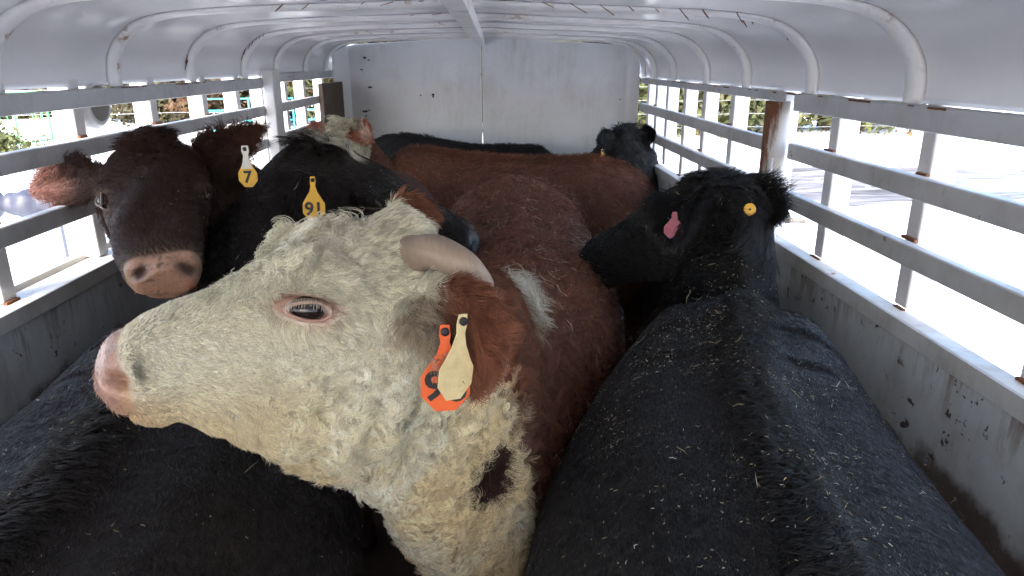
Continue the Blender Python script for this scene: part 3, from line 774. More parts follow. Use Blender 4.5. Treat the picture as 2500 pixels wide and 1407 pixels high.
        pts = np.zeros((n, npts, 3)); toc = cc-root; toc = toc-nr*(toc*nr).sum(1)[:, None]
        x = root.copy(); x = x-nr*.001; pts[:, 0] = x
        for k in range(1, npts):
            tm = (t[k]+t[k-1])/2; ang = ca*tm
            d = flow*np.cos(ang)[:, None]+side*np.sin(ang)[:, None]
            el = lift*(1-st.get('lay', .9)*tm)
            d = d*np.sqrt(np.clip(1-el**2, .05, 1))[:, None]+nr*el[:, None]
            x = x+unit(d)*(L/(npts-1))[:, None]; pts[:, k] = x
        pts += nr[:, None, :]*(st.get('rise', 0.)*np.ones(n))[:, None, None]*t[None, :, None]
        pull = st.get('pull', .5)
        pts += toc[:, None, :]*(pull*t[None, :]**1.5)[:, :, None] if np.ndim(pull) == 0 else toc[:, None, :]*(pull[:, None]*t[None, :]**1.5)[:, :, None]
        col, bare = s.color(s, root, nr)
        if 'col' in st: col = st['col'](col)
        col = col*(1+st.get('cvar', .25)*(r.random((n, 1))*2-1))*(1+(np.asarray(st.get('ccl', .2))*np.ones(len(root)))[:, None]*(ch[:, None]*2-1))
        keep = (bare < .5) | (r.random(n) < .035); pts = pts[keep]; col = np.clip(col[keep], .002, .95); n = len(pts)
        hc = bpy.data.hair_curves.new(name); hc.add_curves([npts]*n)
        hc.attributes['position'].data.foreach_set('vector', pts.astype(np.float32).ravel())
        rad = (st['rad']*np.ones(len(keep)))[keep][:, None]*(np.array([1, .95, .85, .65, .25]) if npts == 5 else np.linspace(1, .25, npts))[None, :]
        ra = hc.attributes.get('radius') or hc.attributes.new('radius', 'FLOAT', 'POINT'); ra.data.foreach_set('value', rad.astype(np.float32).ravel())
        ta = hc.attributes.new('tint', 'FLOAT_COLOR', 'CURVE'); ta.data.foreach_set('color', np.concatenate([col, np.ones((n, 1))], 1).astype(np.float32).ravel())
        hc.materials.append(mat)
        o = bpy.data.objects.new(name, hc); COL.objects.link(o); o.parent = s.e; o.matrix_parent_inverse = Matrix.Translation(s.e.location).inverted()
        return o
    # ---- small parts
    def on_surface(s, p, d):
        """nearest body vertex to the ray from p along d (rough shrink-wrap)"""
        q = s.V-np.asarray(p); d = unit(np.asarray(d, float)); al = q@d; per = np.linalg.norm(q-al[:, None]*d, axis=1)
        c = np.where(per < .012)[0]
        if len(c) == 0: c = np.array([per.argmin()])
        i = c[al[c].argmin()]; return s.V[i], s.N[i]
    def add_eye(s, c, out, along, r=.02, w=1.0, lid=None, sink=.010, lidr=.005, open_=.62):
        out = unit(np.asarray(out, float)); a = unit(np.asarray(along, float)-out*(np.asarray(along)@out)); b = np.cross(out, a)
        c = np.asarray(c, float)-out*sink
        bm = bmesh.new(); bmesh.ops.create_uvsphere(bm, u_segments=24, v_segments=16, radius=r); me = bpy.data.meshes.new('eye'); bm.to_mesh(me); bm.free()
        for v in me.vertices: v.co = Vector(c+v.co.x*a*1.15*w+v.co.y*b+v.co.z*out)
        o = link('eye', me, M_eye, s.e, smooth=True)
        m2 = MB(); pts = []
        for th in np.linspace(0, 2*np.pi, 29)[:-1]:
            x = math.cos(th); y = math.sin(th)*open_*(1-.25*math.cos(th))
            k = r*1.22; rr = min(1, (x*x+y*y))
            pts.append(c+a*x*k*1.18*w+b*y*k+out*(r*math.sqrt(max(.08, 1.05-(x*x*.62+y*y*.9)))))
        m2.tube(pts, lidr, 8, True); m2.build('eyelid', lid or M_lid_dark, s.e, smooth=True)
        return o
    def add_tag(s, top, down, face, size=(.055, .075), stem=.035, mat=None, text=None, tsize=.04, label=None, pin=True, txtrot=0., white_stem=None):
        """flap tag: narrow stem at top widening to a cut-corner flap; face is the visible side"""
        d = unit(np.asarray(down, float)); n = np.asarray(face, float); n = unit(n-d*(n@d)); w = np.cross(d, n); o0 = np.asarray(top, float); th = .0025
        W_, H_ = size; hw_ = W_/2
        out = [(-.006, -.006), (.006, -.006), (.0075, .008), (.006, stem*.45), (.010, stem*.8), (hw_*.72, stem+H_*.14), (hw_, stem+H_*.34), (hw_, stem+H_*.70), (hw_*.42, stem+H_), (-hw_*.42, stem+H_), (-hw_, stem+H_*.70), (-hw_, stem+H_*.34), (-hw_*.72, stem+H_*.14), (-.010, stem*.8), (-.006, stem*.45), (-.0075, .008)]
        def plate(rg, off=0., lab=None, nm='ear_tag', mt=None, par=None):
            k = len(rg); v = []
            for z in (th+off, off): v += [o0+w*x+d*y+n*(z+.10*y*y) for x, y in rg]
            f = [tuple(range(k)), tuple(range(2*k-1, k-1, -1))]+[(i, (i+1) % k, k+(i+1) % k, k+i) for i in range(k)]
            ob = MB().add(v, f).build(nm, mt or mat, par or s.e, bevel=.0006); 
            if lab: ob['label'] = lab
            return ob
        tg = plate(out, lab=label)
        if white_stem: plate([(-.0085, -.0055), (.0085, -.0055), (.010, .008), (.0065, stem*.45), (.0095, stem*.8), (hw_*.6, stem+H_*.14), (-hw_*.6, stem+H_*.14), (-.0095, stem*.8), (-.0065, stem*.45), (-.010, .008)], off=.003, nm='tag_stem', mt=white_stem, par=tg)
        if pin:
            bmn = MB(); c = o0+d*.003; bmn.tube([c+n*(th-.002), c+n*(th+.004), c+n*(th+.0055)], [.0055, .0055, .003], 12).build('tag_pin', M_ink, tg, smooth=True)
        if text:
            cu = bpy.data.curves.new('number', 'FONT'); cu.body = text; cu.size = tsize; cu.align_x = 'CENTER'; cu.align_y = 'CENTER'; cu.extrude = .0003; cu.resolution_u = 3; cu.offset = .0012
            ob = bpy.data.objects.new('tmp', cu); COL.objects.link(ob); dg = bpy.context.evaluated_depsgraph_get(); me = bpy.data.meshes.new_from_object(ob.evaluated_get(dg)); bpy.data.objects.remove(ob)
            yc = stem+H_*.55
            for v in me.vertices:
                x, y = v.co.x, v.co.y; cr_, sr_ = math.cos(txtrot), math.sin(txtrot); x, y = x*cr_-y*sr_, x*sr_+y*cr_
                yy = yc-y; v.co = Vector(o0-w*x*(1)+d*yy+n*(th+.0012+.10*yy*yy+v.co.z))
            me.name = 'number'; link('number', me, M_ink, tg)
        return tg

# ---------------------------------------------------------------- the cattle
TS = [(0, 1.06, .90, .08), (.025, 1.20, .74, .18), (.09, 1.30, .60, .27), (.20, 1.335, .55, .315), (.36, 1.322, .53, .335), (.56, 1.305, .50, .355), (.75, 1.315, .53, .325), (.88, 1.335, .56, .27), (.96, 1.28, .62, .22), (1.0, 1.15, .72, .15)]
def tsec(hs=1.0, ws=1.0, dz=0.0): return [(t, a*hs+dz, b, w*ws) for t, a, b, w in TS]
BLACK = np.array([.0105, .0098, .0110]); RED = np.array([.185, .076, .045]); REDD = np.array([.118, .048, .032]); CREAM = np.array([.85, .80, .66]); PINK = np.array([.52, .32, .255])
BROWN = np.array([.037, .0185, .0140])
def flows(s, P, N, back=1.0, down=.7):
    """lie of the hair: towards the tail on the trunk, with gravity on the sides; away from the muzzle on the head"""
    d2 = ((P[:, None, :2]-s.axis_pts[None, ::4, :])**2).sum(2); j = d2.argmin(1)*4
    T = unit(np.gradient(s.axis_pts, axis=0))[j]; T = np.concatenate([T, np.zeros((len(P), 1))], 1)
    f = -T*back+np.array([0, 0, -down])
    f = f+.25*vecn(P*4, 3)
    q = s.hl(P); hd = ((q[:, 0] > -.10*s.sc) & (np.abs(q[:, 1]) < .25) & (q[:, 2] > -.42) & (q[:, 2] < .2)).astype(float)[:, None]
    hf = -s.f*.8+np.array([0, 0, -.45])+.3*vecn(P*9, 5)
    return unit(f*(1-hd)+hf*hd), hd[:, 0]
def face_deform(s, V, N, nostril_x=.492, depth=.022, eye=(.165, .112, -.055), skip_eye=False):
    """eye sockets, nostrils and the mouth line pressed into the head"""
    q = s.hl(V)/s.sc; D = np.zeros(len(V))
    for sg in (1, -1):
        if not skip_eye:
            e = np.array([eye[0], sg*eye[1], eye[2]]); r = np.linalg.norm((q-e)*np.array([.8, 1, 1]), axis=1)
            D += .010*np.exp(-(r/.045)**2)-.016*np.exp(-(r/.020)**2)
        nn = np.array([nostril_x, sg*.050, -.080]); dd = q-nn
        # comma-shaped nostril
        r = np.sqrt((dd[:, 0]/.030)**2+(dd[:, 1]/.021)**2+((dd[:, 2]+sg*dd[:, 1]*.5)/.015)**2); D -= depth*np.exp(-r**2)
        rr = np.sqrt((dd[:, 0]/.045)**2+((dd[:, 1]-sg*.012)/.030)**2+(dd[:, 2]/.028)**2); D += .006*np.exp(-rr**2)
    mline = np.exp(-((q[:, 2]+.150+.02*(q[:, 0]-.45))/.007)**2)*sstep(.36, .40, q[:, 0]); D -= .006*mline
    D += .0022*(fbm(V*22, 4)-.5)
    return V+N*(D*s.sc)[:, None]
def body_bumps(s, V, N, k=1.0):
    D = .012*(fbm(V*5.5, 8)-.5)+.006*(fbm(V*14, 9)-.5)
    A = s.axis_pts; T = unit(np.gradient(A, axis=0))
    d2 = ((V[:, None, :2]-A[None, ::4, :])**2).sum(2); j = d2.argmin(1)*4; t = j/59.; T_ = T[j]; lat = (V[:, 0]-A[j, 0])*-T_[:, 1]+(V[:, 1]-A[j, 1])*T_[:, 0]
    top = sstep(1.0, 1.2, V[:, 2])
    D += top*(.022*np.exp(-((t-.24)/.05)**2-((np.abs(lat)-.22)/.06)**2)      # hooks
              + .012*np.exp(-(lat/.035)**2)*sstep(.1, .2, t)                      # backbone
              - .012*np.exp(-((np.abs(lat)-.10)/.05)**2)*sstep(.15, .3, t)*sstep(1.0, .85, t)
              + .018*np.exp(-((t-.86)/.05)**2-((np.abs(lat)-.14)/.06)**2))       # shoulder blades
    side = np.exp(-((V[:, 2]-.95)/.2)**2)*sstep(.40, .5, t)*sstep(.85, .75, t); D += .004*side*np.sin(t*95)
    return V+N*(D*k)[:, None]

# ==== A: the Hereford in front, head turned to the left of the picture
A = Cow('red cow with curly cream face, horn, orange and cream ear tags, turned sideways in front', 'cattle packed in the trailer')
A_P0 = np.array([-.231, .979, 0.]); A_n = np.array([.327, -.945, 0.]); A_h = np.array([-.945, -.327, 0.])
def ap(h, z, m=0.0): return A_P0+A_h*h+A_n*m+np.array([0, 0, z])
A.head_frame(ap(-.20, 1.672), (-.839, -.290, -.459), (-.434, -.150, .888)); A.sc = 1.0
prof_t = [(.226, 1.482), (.210, 1.507), (.191, 1.520), (.160, 1.536), (.130, 1.550), (.091, 1.570), (.045, 1.595), (-.007, 1.623), (-.055, 1.649), (-.102, 1.663), (-.150, 1.669), (-.193, 1.682), (-.230, 1.680), (-.262, 1.640)]
prof_b = [(.233, 1.430), (.219, 1.402), (.192, 1.377), (.157, 1.360), (.126, 1.361), (.083, 1.330), (.028, 1.292), (-.023, 1.248), (-.086, 1.226), (-.133, 1.232), (-.178, 1.286), (-.229, 1.352), (-.266, 1.427), (-.290, 1.474)]
hwA = [.030, .058, .068, .072, .069, .070, .078, .095, .112, .118, .118, .112, .095, .055]
C = []; U = []; up = []
for (a, b), (c, d) in zip(prof_t, prof_b):
    p = ap(a, b-.005-.021*min(1, max(0, (.13-a)/.12))); q = ap(c, d+.012); C.append(p*.52+q*.48); U.append(unit(p-q)); up.append(np.linalg.norm(p-q))
up = np.array(up); k = len(C)
A.lo.add(np.array(C), np.tile(A_n, (k, 1)), np.array(U), hwA, up*.48, up*.52, 2.5, 2.15, 36, 5, wb=-.08)
for sg in (1, -1): A.lo.tube([ap(.0, 1.575, sg*.070), ap(-.045, 1.60, sg*.098), ap(-.095, 1.592, sg*.100), ap(-.14, 1.575, sg*.09)], [.014, .022, .024, .016])
A.lo.tube([ap(-.02, 1.36, .075), ap(-.08, 1.36, .095), ap(-.14, 1.40, .095), ap(-.19, 1.47, .09)], [.03, .045, .05, .04])     # jaw muscle
A.trunk([(.19, 3.34), (.19, 2.7), (.19, 2.1), (.17, 1.55)], [(t, a*(1.01+.045*max(0, 1-t/.75)), b, w*(.95+.13*max(0, 1-t/.6))) for t, a, b, w in TS])
A.neck([(.175, 1.82, 1.06), (.135, 1.46, 1.10), (.07, 1.23, 1.21), (.015, 1.10, 1.40), (-.04, 1.055, 1.47)], [.27, .285, .235, .19, .12], [.40, .36, .30, .22, .16], [.235, .162, .112, .094, .07])
# dewlap
A.lo.tube([ap(-.10, 1.26), ap(-.19, 1.17, -.03), ap(-.25, 1.02, -.08), (.075, 1.28, .80), (.12, 1.52, .66)], [.03, .05, .055, .07, .10])
A.ear(ap(-.190, 1.565, .095), ap(-.262, 1.440, .205), A_n*.9+A_h*.45+np.array([0, 0, .1]), .050, .011, mid=ap(-.236, 1.545, .200))
A.ear(ap(-.205, 1.640, -.07), (.010, 1.185, 1.628), np.array([-.2, -.9, .45]), .032, .009)
def a_hz(P):
    d = P-A_P0; return d@A_h, P[:, 2], d@A_n
A_spots = []
def A_color(s, P, N):
    h, z, m = a_hz(P); n = len(P)
    w1 = fbm(P*9, 2); w2 = fbm(P*26, 6)
    # white head and throat; the boundary runs down behind the ear
    yb = 1.068+.035*sstep(1.36, 1.28, z)+.12*(w1-.5)+.05*(w2-.5)
    y = P[:, 1]; x = P[:, 0]
    white = sstep(.02, -.02, y-yb-.10*sstep(1.2, .9, z)-.02*sstep(.12, .0, x))
    crest = sstep(.055, .03, np.abs(x-.125)+.04*(w1-.5))*sstep(1.28, 1.34, z)*sstep(1.56, 1.48, y)*sstep(1.24, 1.32, y)
    white = np.maximum(white, crest)
    white = np.maximum(white, sstep(-.30, -.26, h+.03*(w1-.5))*(z > 1.2)*(m > -.25))
    under = sstep(1.06, .98, z)*sstep(.72, .80, z)*sstep(1.45, 1.35, y)*sstep(.10, .05, np.abs(x-.09)); white = np.maximum(white, under)
    spot = np.linalg.norm((P-np.array([.098, .985, 1.205]))*np.array([1.25, .4, .8]), axis=1)
    spk = sstep(.050, .040, spot+.016*(w2-.5))
    ear = np.zeros(n)
    for i in range(2):
        a, b_, c_ = s.earco(P, i); inn = (a > .02) & (a < 1.3) & (np.abs(b_) < 1.4) & (np.abs(c_) < .06)
        if i == 0: inn = inn & (m > .075)
        else: inn = inn & (m < -.085)
        ear = np.maximum(ear, inn*sstep(.02, .2, a+.3*(w1-.5)))
    # soil in the cream: green grey on the brow and forehead, yellow on the jaw
    cream = CREAM*(1+.10*(w1-.5)[:, None])
    soil = sstep(.42, .62, fbm(P*13, 21))*sstep(1.50, 1.58, z)*.45
    cream = cream*(1-soil[:, None])+np.array([.50, .50, .39])*soil[:, None]
    yel = sstep(.30, .60, fbm(P*7, 31))*sstep(1.50, 1.34, z)*.72
    cream = cream*(1-yel[:, None])+np.array([.76, .61, .36])*yel[:, None]
    pk = sstep(.55, .75, fbm(P*8, 41))*np.exp(-((h+.20)/.08)**2-((z-1.38)/.09)**2)*.6
    cream = cream*(1-pk[:, None])+np.array([.74, .54, .42])*pk[:, None]
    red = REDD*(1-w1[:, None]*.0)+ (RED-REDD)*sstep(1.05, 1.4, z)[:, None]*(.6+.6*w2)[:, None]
    red = red*(1+np.array([.10, .04, .0])*sstep(1.5, 1.9, y)[:, None])  # back lifted and warmed in colour to offset how light falls on it
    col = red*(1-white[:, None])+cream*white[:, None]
    a, b_, c_ = s.earco(P, 0)
    col = np.where((crest > .5)[:, None], np.array([.74, .71, .63])[None], col)
    et = sstep(-.196, -.222, h+.030*(w2-.5)+.02*(w1-.5)+.10*(z-1.52)+.010); et = np.where(m < 0, 1.0, et)
    hol = np.exp(-((h+.222)/.015)**2-((z-1.535)/.022)**2)*(m > 0)  # shade of the ear hollow, put into the coat colour
    ec = RED*1.5*et[:, None]*(1-.6*hol[:, None])*(.75+.5*w2)[:, None]+np.array([.52, .44, .34])*(1-et[:, None])*(1-.5*hol[:, None])
    col = np.where((ear > .5)[:, None], ec, col)
    col = col*(1-spk[:, None])+np.array([.045, .018, .014])*spk[:, None]
    # bare muzzle and eye rim
    mz = np.linalg.norm((np.stack([h, z, m], 1)-np.array([.238, 1.455, .0]))*np.array([1, .62, .22]), axis=1)
    bare = sstep(.066, .056, mz+.012*(w2-.5)+.25*np.clip(1.425-z, 0, .1))
    er = np.sqrt(((h+.050)/.047)**2+((z-1.558-.18*(h+.05))/.024)**2)*np.where(m > .05, 1, 9); eb = sstep(1.15, .8, er+.3*(w2-.5))
    bare = np.maximum(bare, eb)
    mo = fbm(P*70, 81); bc = PINK*(.72+.30*w2+.30*(mo-.5))[:, None]*np.array([1., .97, .93])
    nr_ = np.sqrt(((h-.184)/.024)**2+((z-1.470-.35*(h-.184))/.011)**2); nk = np.exp(-nr_**2)*.8; bc = bc*(1-nk[:, None])+np.array([.20, .085, .06])*nk[:, None]
    rim_ = sstep(.040, .062, mz)*sstep(1.50, 1.44, z); bc = bc*(1-.6*rim_[:, None])+np.array([.60, .38, .20])*.6*rim_[:, None]
    tan = sstep(.035, .05, mz)*np.exp(-((h-.19)/.04)**2)*sstep(1.47, 1.42, z)
    col = col*(1-.55*tan[:, None])+np.array([.58, .36, .18])*.55*tan[:, None]
    col = col*(1-bare[:, None])+bc*bare[:, None]
    dk = np.exp(-(((h-.165)/.008)**2+((z-1.487-.9*(h-.165))/.02)**2))*(m > 0)*.8; col = col*(1-dk[:, None])+np.array([.05, .045, .035])*dk[:, None]
    return col, bare
def A_def(s, V, N):
    V = body_bumps(s, V, N, .9); h, z, m = a_hz(V); D = np.zeros(len(V))
    for sg in (1, -1):
        g = np.stack([h, z, m*sg], 1)
        e = g-np.array([-.052, 1.559, .108]); r = np.sqrt((e[:, 0]/.030)**2+((e[:, 1]-.18*e[:, 0])/.017)**2+(e[:, 2]/.04)**2)
        r2 = np.sqrt((e[:, 0]/.060)**2+(e[:, 1]/.040)**2+(e[:, 2]/.05)**2); D += .008*np.exp(-r2**2)-.013*np.exp(-r**2)
        nn = g-np.array([.184, 1.470, .060]); tilt = nn[:, 1]-.35*nn[:, 0]
        r = np.sqrt((nn[:, 0]/.024)**2+(tilt/.0105)**2+(nn[:, 2]/.035)**2); D -= .028*np.exp(-r**2)
        r = np.sqrt((nn[:, 0]/.04)**2+(nn[:, 1]/.026)**2+((nn[:, 2])/.04)**2); D += .006*np.exp(-r**2)
        # mouth line and the chin behind it
        ml = np.exp(-((g[:, 1]-1.408+.18*(g[:, 0]-.16))/.006)**2)*sstep(.10, .13, g[:, 0]); D -= .005*ml*sstep(.23, .2, g[:, 0])
    hd = sstep(-.36, -.30, h)*sstep(-.25, -.15, m)
    # loose skin folds on the cheek and throat
    u = h*.72+z*.55; wv = fbm(V*7, 61)*.10
    fold = np.sin((u+wv)*2*np.pi/.046)
    mask = 1.1*np.exp(-((h+.15)/.11)**2-((z-1.33)/.11)**2)+.8*np.exp(-((h+.33)/.10)**2-((z-1.2)/.16)**2)
    D += .0155*fold*np.clip(mask, 0, 1)*(.5+fbm(V*11, 71))
    D += hd*(.010*(fbm(V*26, 62)-.5)+.012*(fbm(V*13, 63)-.5)*sstep(1.52, 1.44, z)+.038*(fbm(V*24, 64, 2)-.5)*sstep(1.565, 1.63, z+.52*h)*sstep(.10, .0, h))
    return V+N*D[:, None]
A.finish(.0052, 9, A_color, A_def, post=3)
def A_style(s, P, N):
    h, z, m = a_hz(P); n = len(P); fl, hd = flows(s, P, N, 1.0, .9)
    head = sstep(-.36, -.28, h)*(m > -.4)*(z > 1.0)*(P[:, 1] < 1.2)
    top = sstep(1.565, 1.63, z+.52*(h+.0))*head*sstep(.12, .02, h)                         # forehead and poll: curls
    muzz = sstep(.05, .14, h)*head
    jaw = head*(1-top)*(1-muzz)*sstep(1.50, 1.40, z)
    ear = np.zeros(n)
    for i in range(2):
        a, b_, c_ = s.earco(P, i); ear = np.maximum(ear, ((a > .05) & (a < 1.3) & (np.abs(b_) < 1.4) & (np.abs(c_) < .06) & (np.abs(m) > .075)).astype(float))
    hf = unit(A_h*-.75+np.array([0, 0, -.45])+A_n*.1+.5*vecn(P*16, 15))
    eyd = np.sqrt((h+.05)**2+(z-1.56)**2); away = unit(A_h*(h+.05)[:, None]+np.array([0, 0, 1.])*(z-1.56)[:, None])
    ew = np.exp(-(eyd/.06)**2)[:, None]*.8; hf = unit(hf*(1-ew)+away*ew)
    fl = np.where(head[:, None] > .5, hf, fl)
    face = sstep(-.06, .06, h)*head*(1-top)
    L = .027*(1-head)+head*(.014+.014*top-.003*muzz+.012*jaw)
    crest = sstep(.075, .05, np.abs(P[:, 0]-.125))*sstep(1.28, 1.34, z)*sstep(1.24, 1.32, P[:, 1])*sstep(1.58, 1.50, P[:, 1]); L = L+.045*crest
    throat = head*sstep(-.22, -.3, h)*sstep(1.35, 1.25, z); L = L+.014*throat
    L = np.where(ear > .5, np.where(m > 0, .032, .020), L)
    er0 = s.earco(P, 0); fl = np.where((ear > .5)[:, None], unit(unit(s.ears[0][1]-s.ears[0][0])+.5*vecn(P*14, 33)+np.sign(er0[1])[:, None]*s.ears[0][3]*.5), fl)
    L = L-.003*face-.006*jaw*(1-face)
    lift = .28+.10*(1-head)-.05*face+.44*top+.40*crest-.05*muzz+.15*ear
    cur = .5+6.2*top+2.0*jaw*(1-face)+2.6*crest+1.2*throat
    cl = .006+.0150*top+.006*jaw*(1-face)+.012*(1-head)-.0025*face+.006*crest
    pull = .35+.57*top+.35*jaw+.2*throat+.25*(1-head)*(1-crest)
    w = np.where(head > .5, 2.2+1.0*top, 1.0)+1.6*crest+2*ear+2.2*sstep(1.16, 1.1, P[:, 1])
    w = w*np.where((z < .75), .2, 1)*sstep(1.62, 1.44, P[:, 1])
    return dict(w=w, len=L, lift=np.clip(lift, .08, .85), flow=fl, curl=cur, clump=cl, pull=pull, rad=.00050+.0003*(1-head), rise=.003*head*(1-top), cvar=.24, ccl=.26+.18*top, wob=.4, wfreq=30., crot=.12+1.0*top+.38*jaw*(1-face)+.25*(1-head)+.5*crest)
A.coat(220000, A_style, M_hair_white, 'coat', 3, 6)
def A_curl(s, P, N):
    h, z, m = a_hz(P); n = len(P); fl, hd = flows(s, P, N, 1.0, .9)
    top = sstep(1.555, 1.615, z+.52*h)*sstep(.045, -.06, h)*(h > -.27)*(np.abs(m) < .13)*(P[:, 1] < 1.2)
    cheek = sstep(1.51, 1.44, z)*sstep(.02, -.06, h)*(h > -.42)*(z > .95)*(P[:, 1] < 1.12)*.55
    eyd = np.sqrt((h+.05)**2+(z-1.56)**2); w = np.clip(top+cheek, 0, 1)*sstep(.045, .07, eyd)*np.where((m > .05) & (h < -.19) & (z > 1.42) & (z < 1.6), 0, 1)
    f = unit(A_h*-.6+np.array([0, 0, -.75])+.7*vecn(P*13, 25)); k = top/np.maximum(top+cheek, 1e-6)
    return dict(w=w, len=.026+.019*k*sstep(.03, -.09, h), lift=.40+.12*k, flow=f, curl=4.0+3.2*k, clump=.011+.005*k, pull=.93, rad=.00062, cvar=.22, ccl=.34, wob=.3, wfreq=24., crot=.5+.7*k, lay=.75, rise=.002)
A.coat(46000, A_curl, M_hair_white, 'curls', 13, 8)
def A_back(s, P, N):
    fl, hd = flows(s, P, N, 1.0, .8)
    return dict(w=sstep(1.38, 1.58, P[:, 1])*np.where(P[:, 2] < .75, .1, 1.), len=.030+.012*fbm(P*6, 3), lift=.38+0*hd, flow=fl, curl=.8+0*hd, clump=.016, pull=.55, rad=.0008+.00012*P[:, 1], cvar=.3, ccl=.30, wob=.5, wfreq=16., crot=.4+0*hd)
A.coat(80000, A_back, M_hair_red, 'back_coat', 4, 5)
A.add_eye((ap(-.054, 1.558, .118)), A_n+np.array([0, 0, .12]), A_h*1.0+np.array([0, 0, .2]), .0182, 1.15, M_lid_pink, .0100, .0024, .56)
A.add_eye((ap(-.054, 1.558, -.112)), -A_n+np.array([0, 0, .12]), A_h*1.0+np.array([0, 0, .2]), .0182, 1.15, M_lid_pink, .0100, .0024, .56)
# eyelashes, pale
def lashes(cow, c, out, along, r, col, n=60, up=1):
    out = unit(np.array(out, float)); a = unit(np.array(along, float)-out*(np.array(along)@out)); b = np.cross(out, a)
    w = MB()
    for i in range(n):
        th = math.pi*(.08+.84*(i+.5)/n); x = math.cos(th)*r*1.5; y = math.sin(th)*r*.78*up
        p = c+a*x+b*y+out*(r*.55); q = p+out*.010*random.uniform(.8, 1.3)+b*up*.004-b*up*.016*random.uniform(.6, 1.1); mid = (p+q)/2+out*.004+b*up*.003
        w.tube([p, mid, q], [.0005, .0004, .0001], 3)
    w.build('eyelashes', col, cow.e)
M_lash = plain('pale_lash', (.6, .55, .46), .5, .1)
lashes(A, ap(-.054, 1.558, .110), A_n+np.array([0, 0, .12]), A_h*1.0+np.array([0, 0, .2]), .0205, M_lash, 46, up=-1)
# horn
hp = [ap(-.203, 1.612, .070), ap(-.214, 1.615, .095), ap(-.228, 1.624, .125), ap(-.255, 1.612, .155), ap(-.278, 1.590, .150), ap(-.297, 1.566, .130), ap(-.304, 1.550, .110)]
MB().tube([Vector(p) for p in crn(np.array(hp), 26)], list(np.interp(np.linspace(0, 1, 26), [0, .2, .5, .8, 1], [.0265, .0255, .0225, .016, .006])), 20).build('horn', M_horn, A.e, smooth=True)
A.add_tag(ap(-.213, 1.548, .222), (-.02, -.02, -1.0), A_n+A_h*.2, (.064, .074), .040, M_tag['orange'], '96', .058, label='orange ear tag hanging behind the cream tag', txtrot=-.08)
A.add_tag(ap(-.231, 1.566, .240), (-.14, -.03, -1.0), A_n+A_h*-.25, (.050, .066), .045, M_tag['cream'], None, label='dirty cream ear tag in front of the orange tag')

# ==== B: the black cow on the right, seen from behind
B = Cow('black cow along the right wall with pink tag and yellow button in its ears', 'cattle packed in the trailer')
B.trunk([(.435, -.02), (.475, .55), (.56, 1.1), (.74, 1.74)], [(t, a*1.005, b, w*(1.06+.09*max(0, 1-t/.5))) for t, a, b, w in TS])
B.head_frame((.705, 2.00, 1.550), (-.50, .42, -.36), (-.25, .15, .88)); B.head(.95, [(-.10, -.08, -.19, .078), (-.06, -.03, -.235, .100), (-.01, .0, -.275, .114), (.05, .012, -.30, .120), (.11, .012, -.30, .122), (.16, .006, -.285, .121), (.21, -.002, -.262, .112), (.28, -.012, -.235, .100), (.35, -.020, -.215, .096), (.41, -.026, -.208, .098), (.46, -.032, -.202, .100), (.495, -.046, -.190, .090), (.515, -.075, -.165, .062)])
B.auto_neck((.725, 1.60, 1.02), (.745, 1.86, 1.14), r0=(.27, .36, .24), r1=(.11, .16, .105))
B.ear(B.hw(-.01, .105, -.045), (.572, 1.77, 1.415), (-.65, -.6, .2), .070, .011, mid=(.610, 1.84, 1.515))
B.ear(B.hw(-.01, -.10, -.065), (.882, 1.83, 1.475), (.15, -.95, .05), .066, .011)
def black_color(tone=BLACK, muzzle=None, blaze=None):
    def f(s, P, N):
        w1 = fbm(P*6, 2); w2 = fbm(P*22, 6); col = tone*(.75+.5*w1)[:, None]
        bare = np.zeros(len(P)); q = s.hl(P)/s.sc
        mz = sstep(.455, .475, q[:, 0]+.008*(w2-.5))*sstep(.11, .09, np.abs(q[:, 1]))*sstep(-.165, -.15, q[:, 2])*sstep(.0, -.03, q[:, 2]); bare = mz
        mc = np.array([.02, .019, .02]) if muzzle is None else np.array(muzzle); col = col*(1-mz[:, None])+mc*mz[:, None]
        if blaze is not None: col = blaze(s, P, q, col, w1, w2)
        return col, bare
    return f
B.finish(.010, 6, black_color(np.array([.0118, .0112, .0124])), lambda s, V, N: face_deform(s, body_bumps(s, V, N, 1.05), N))
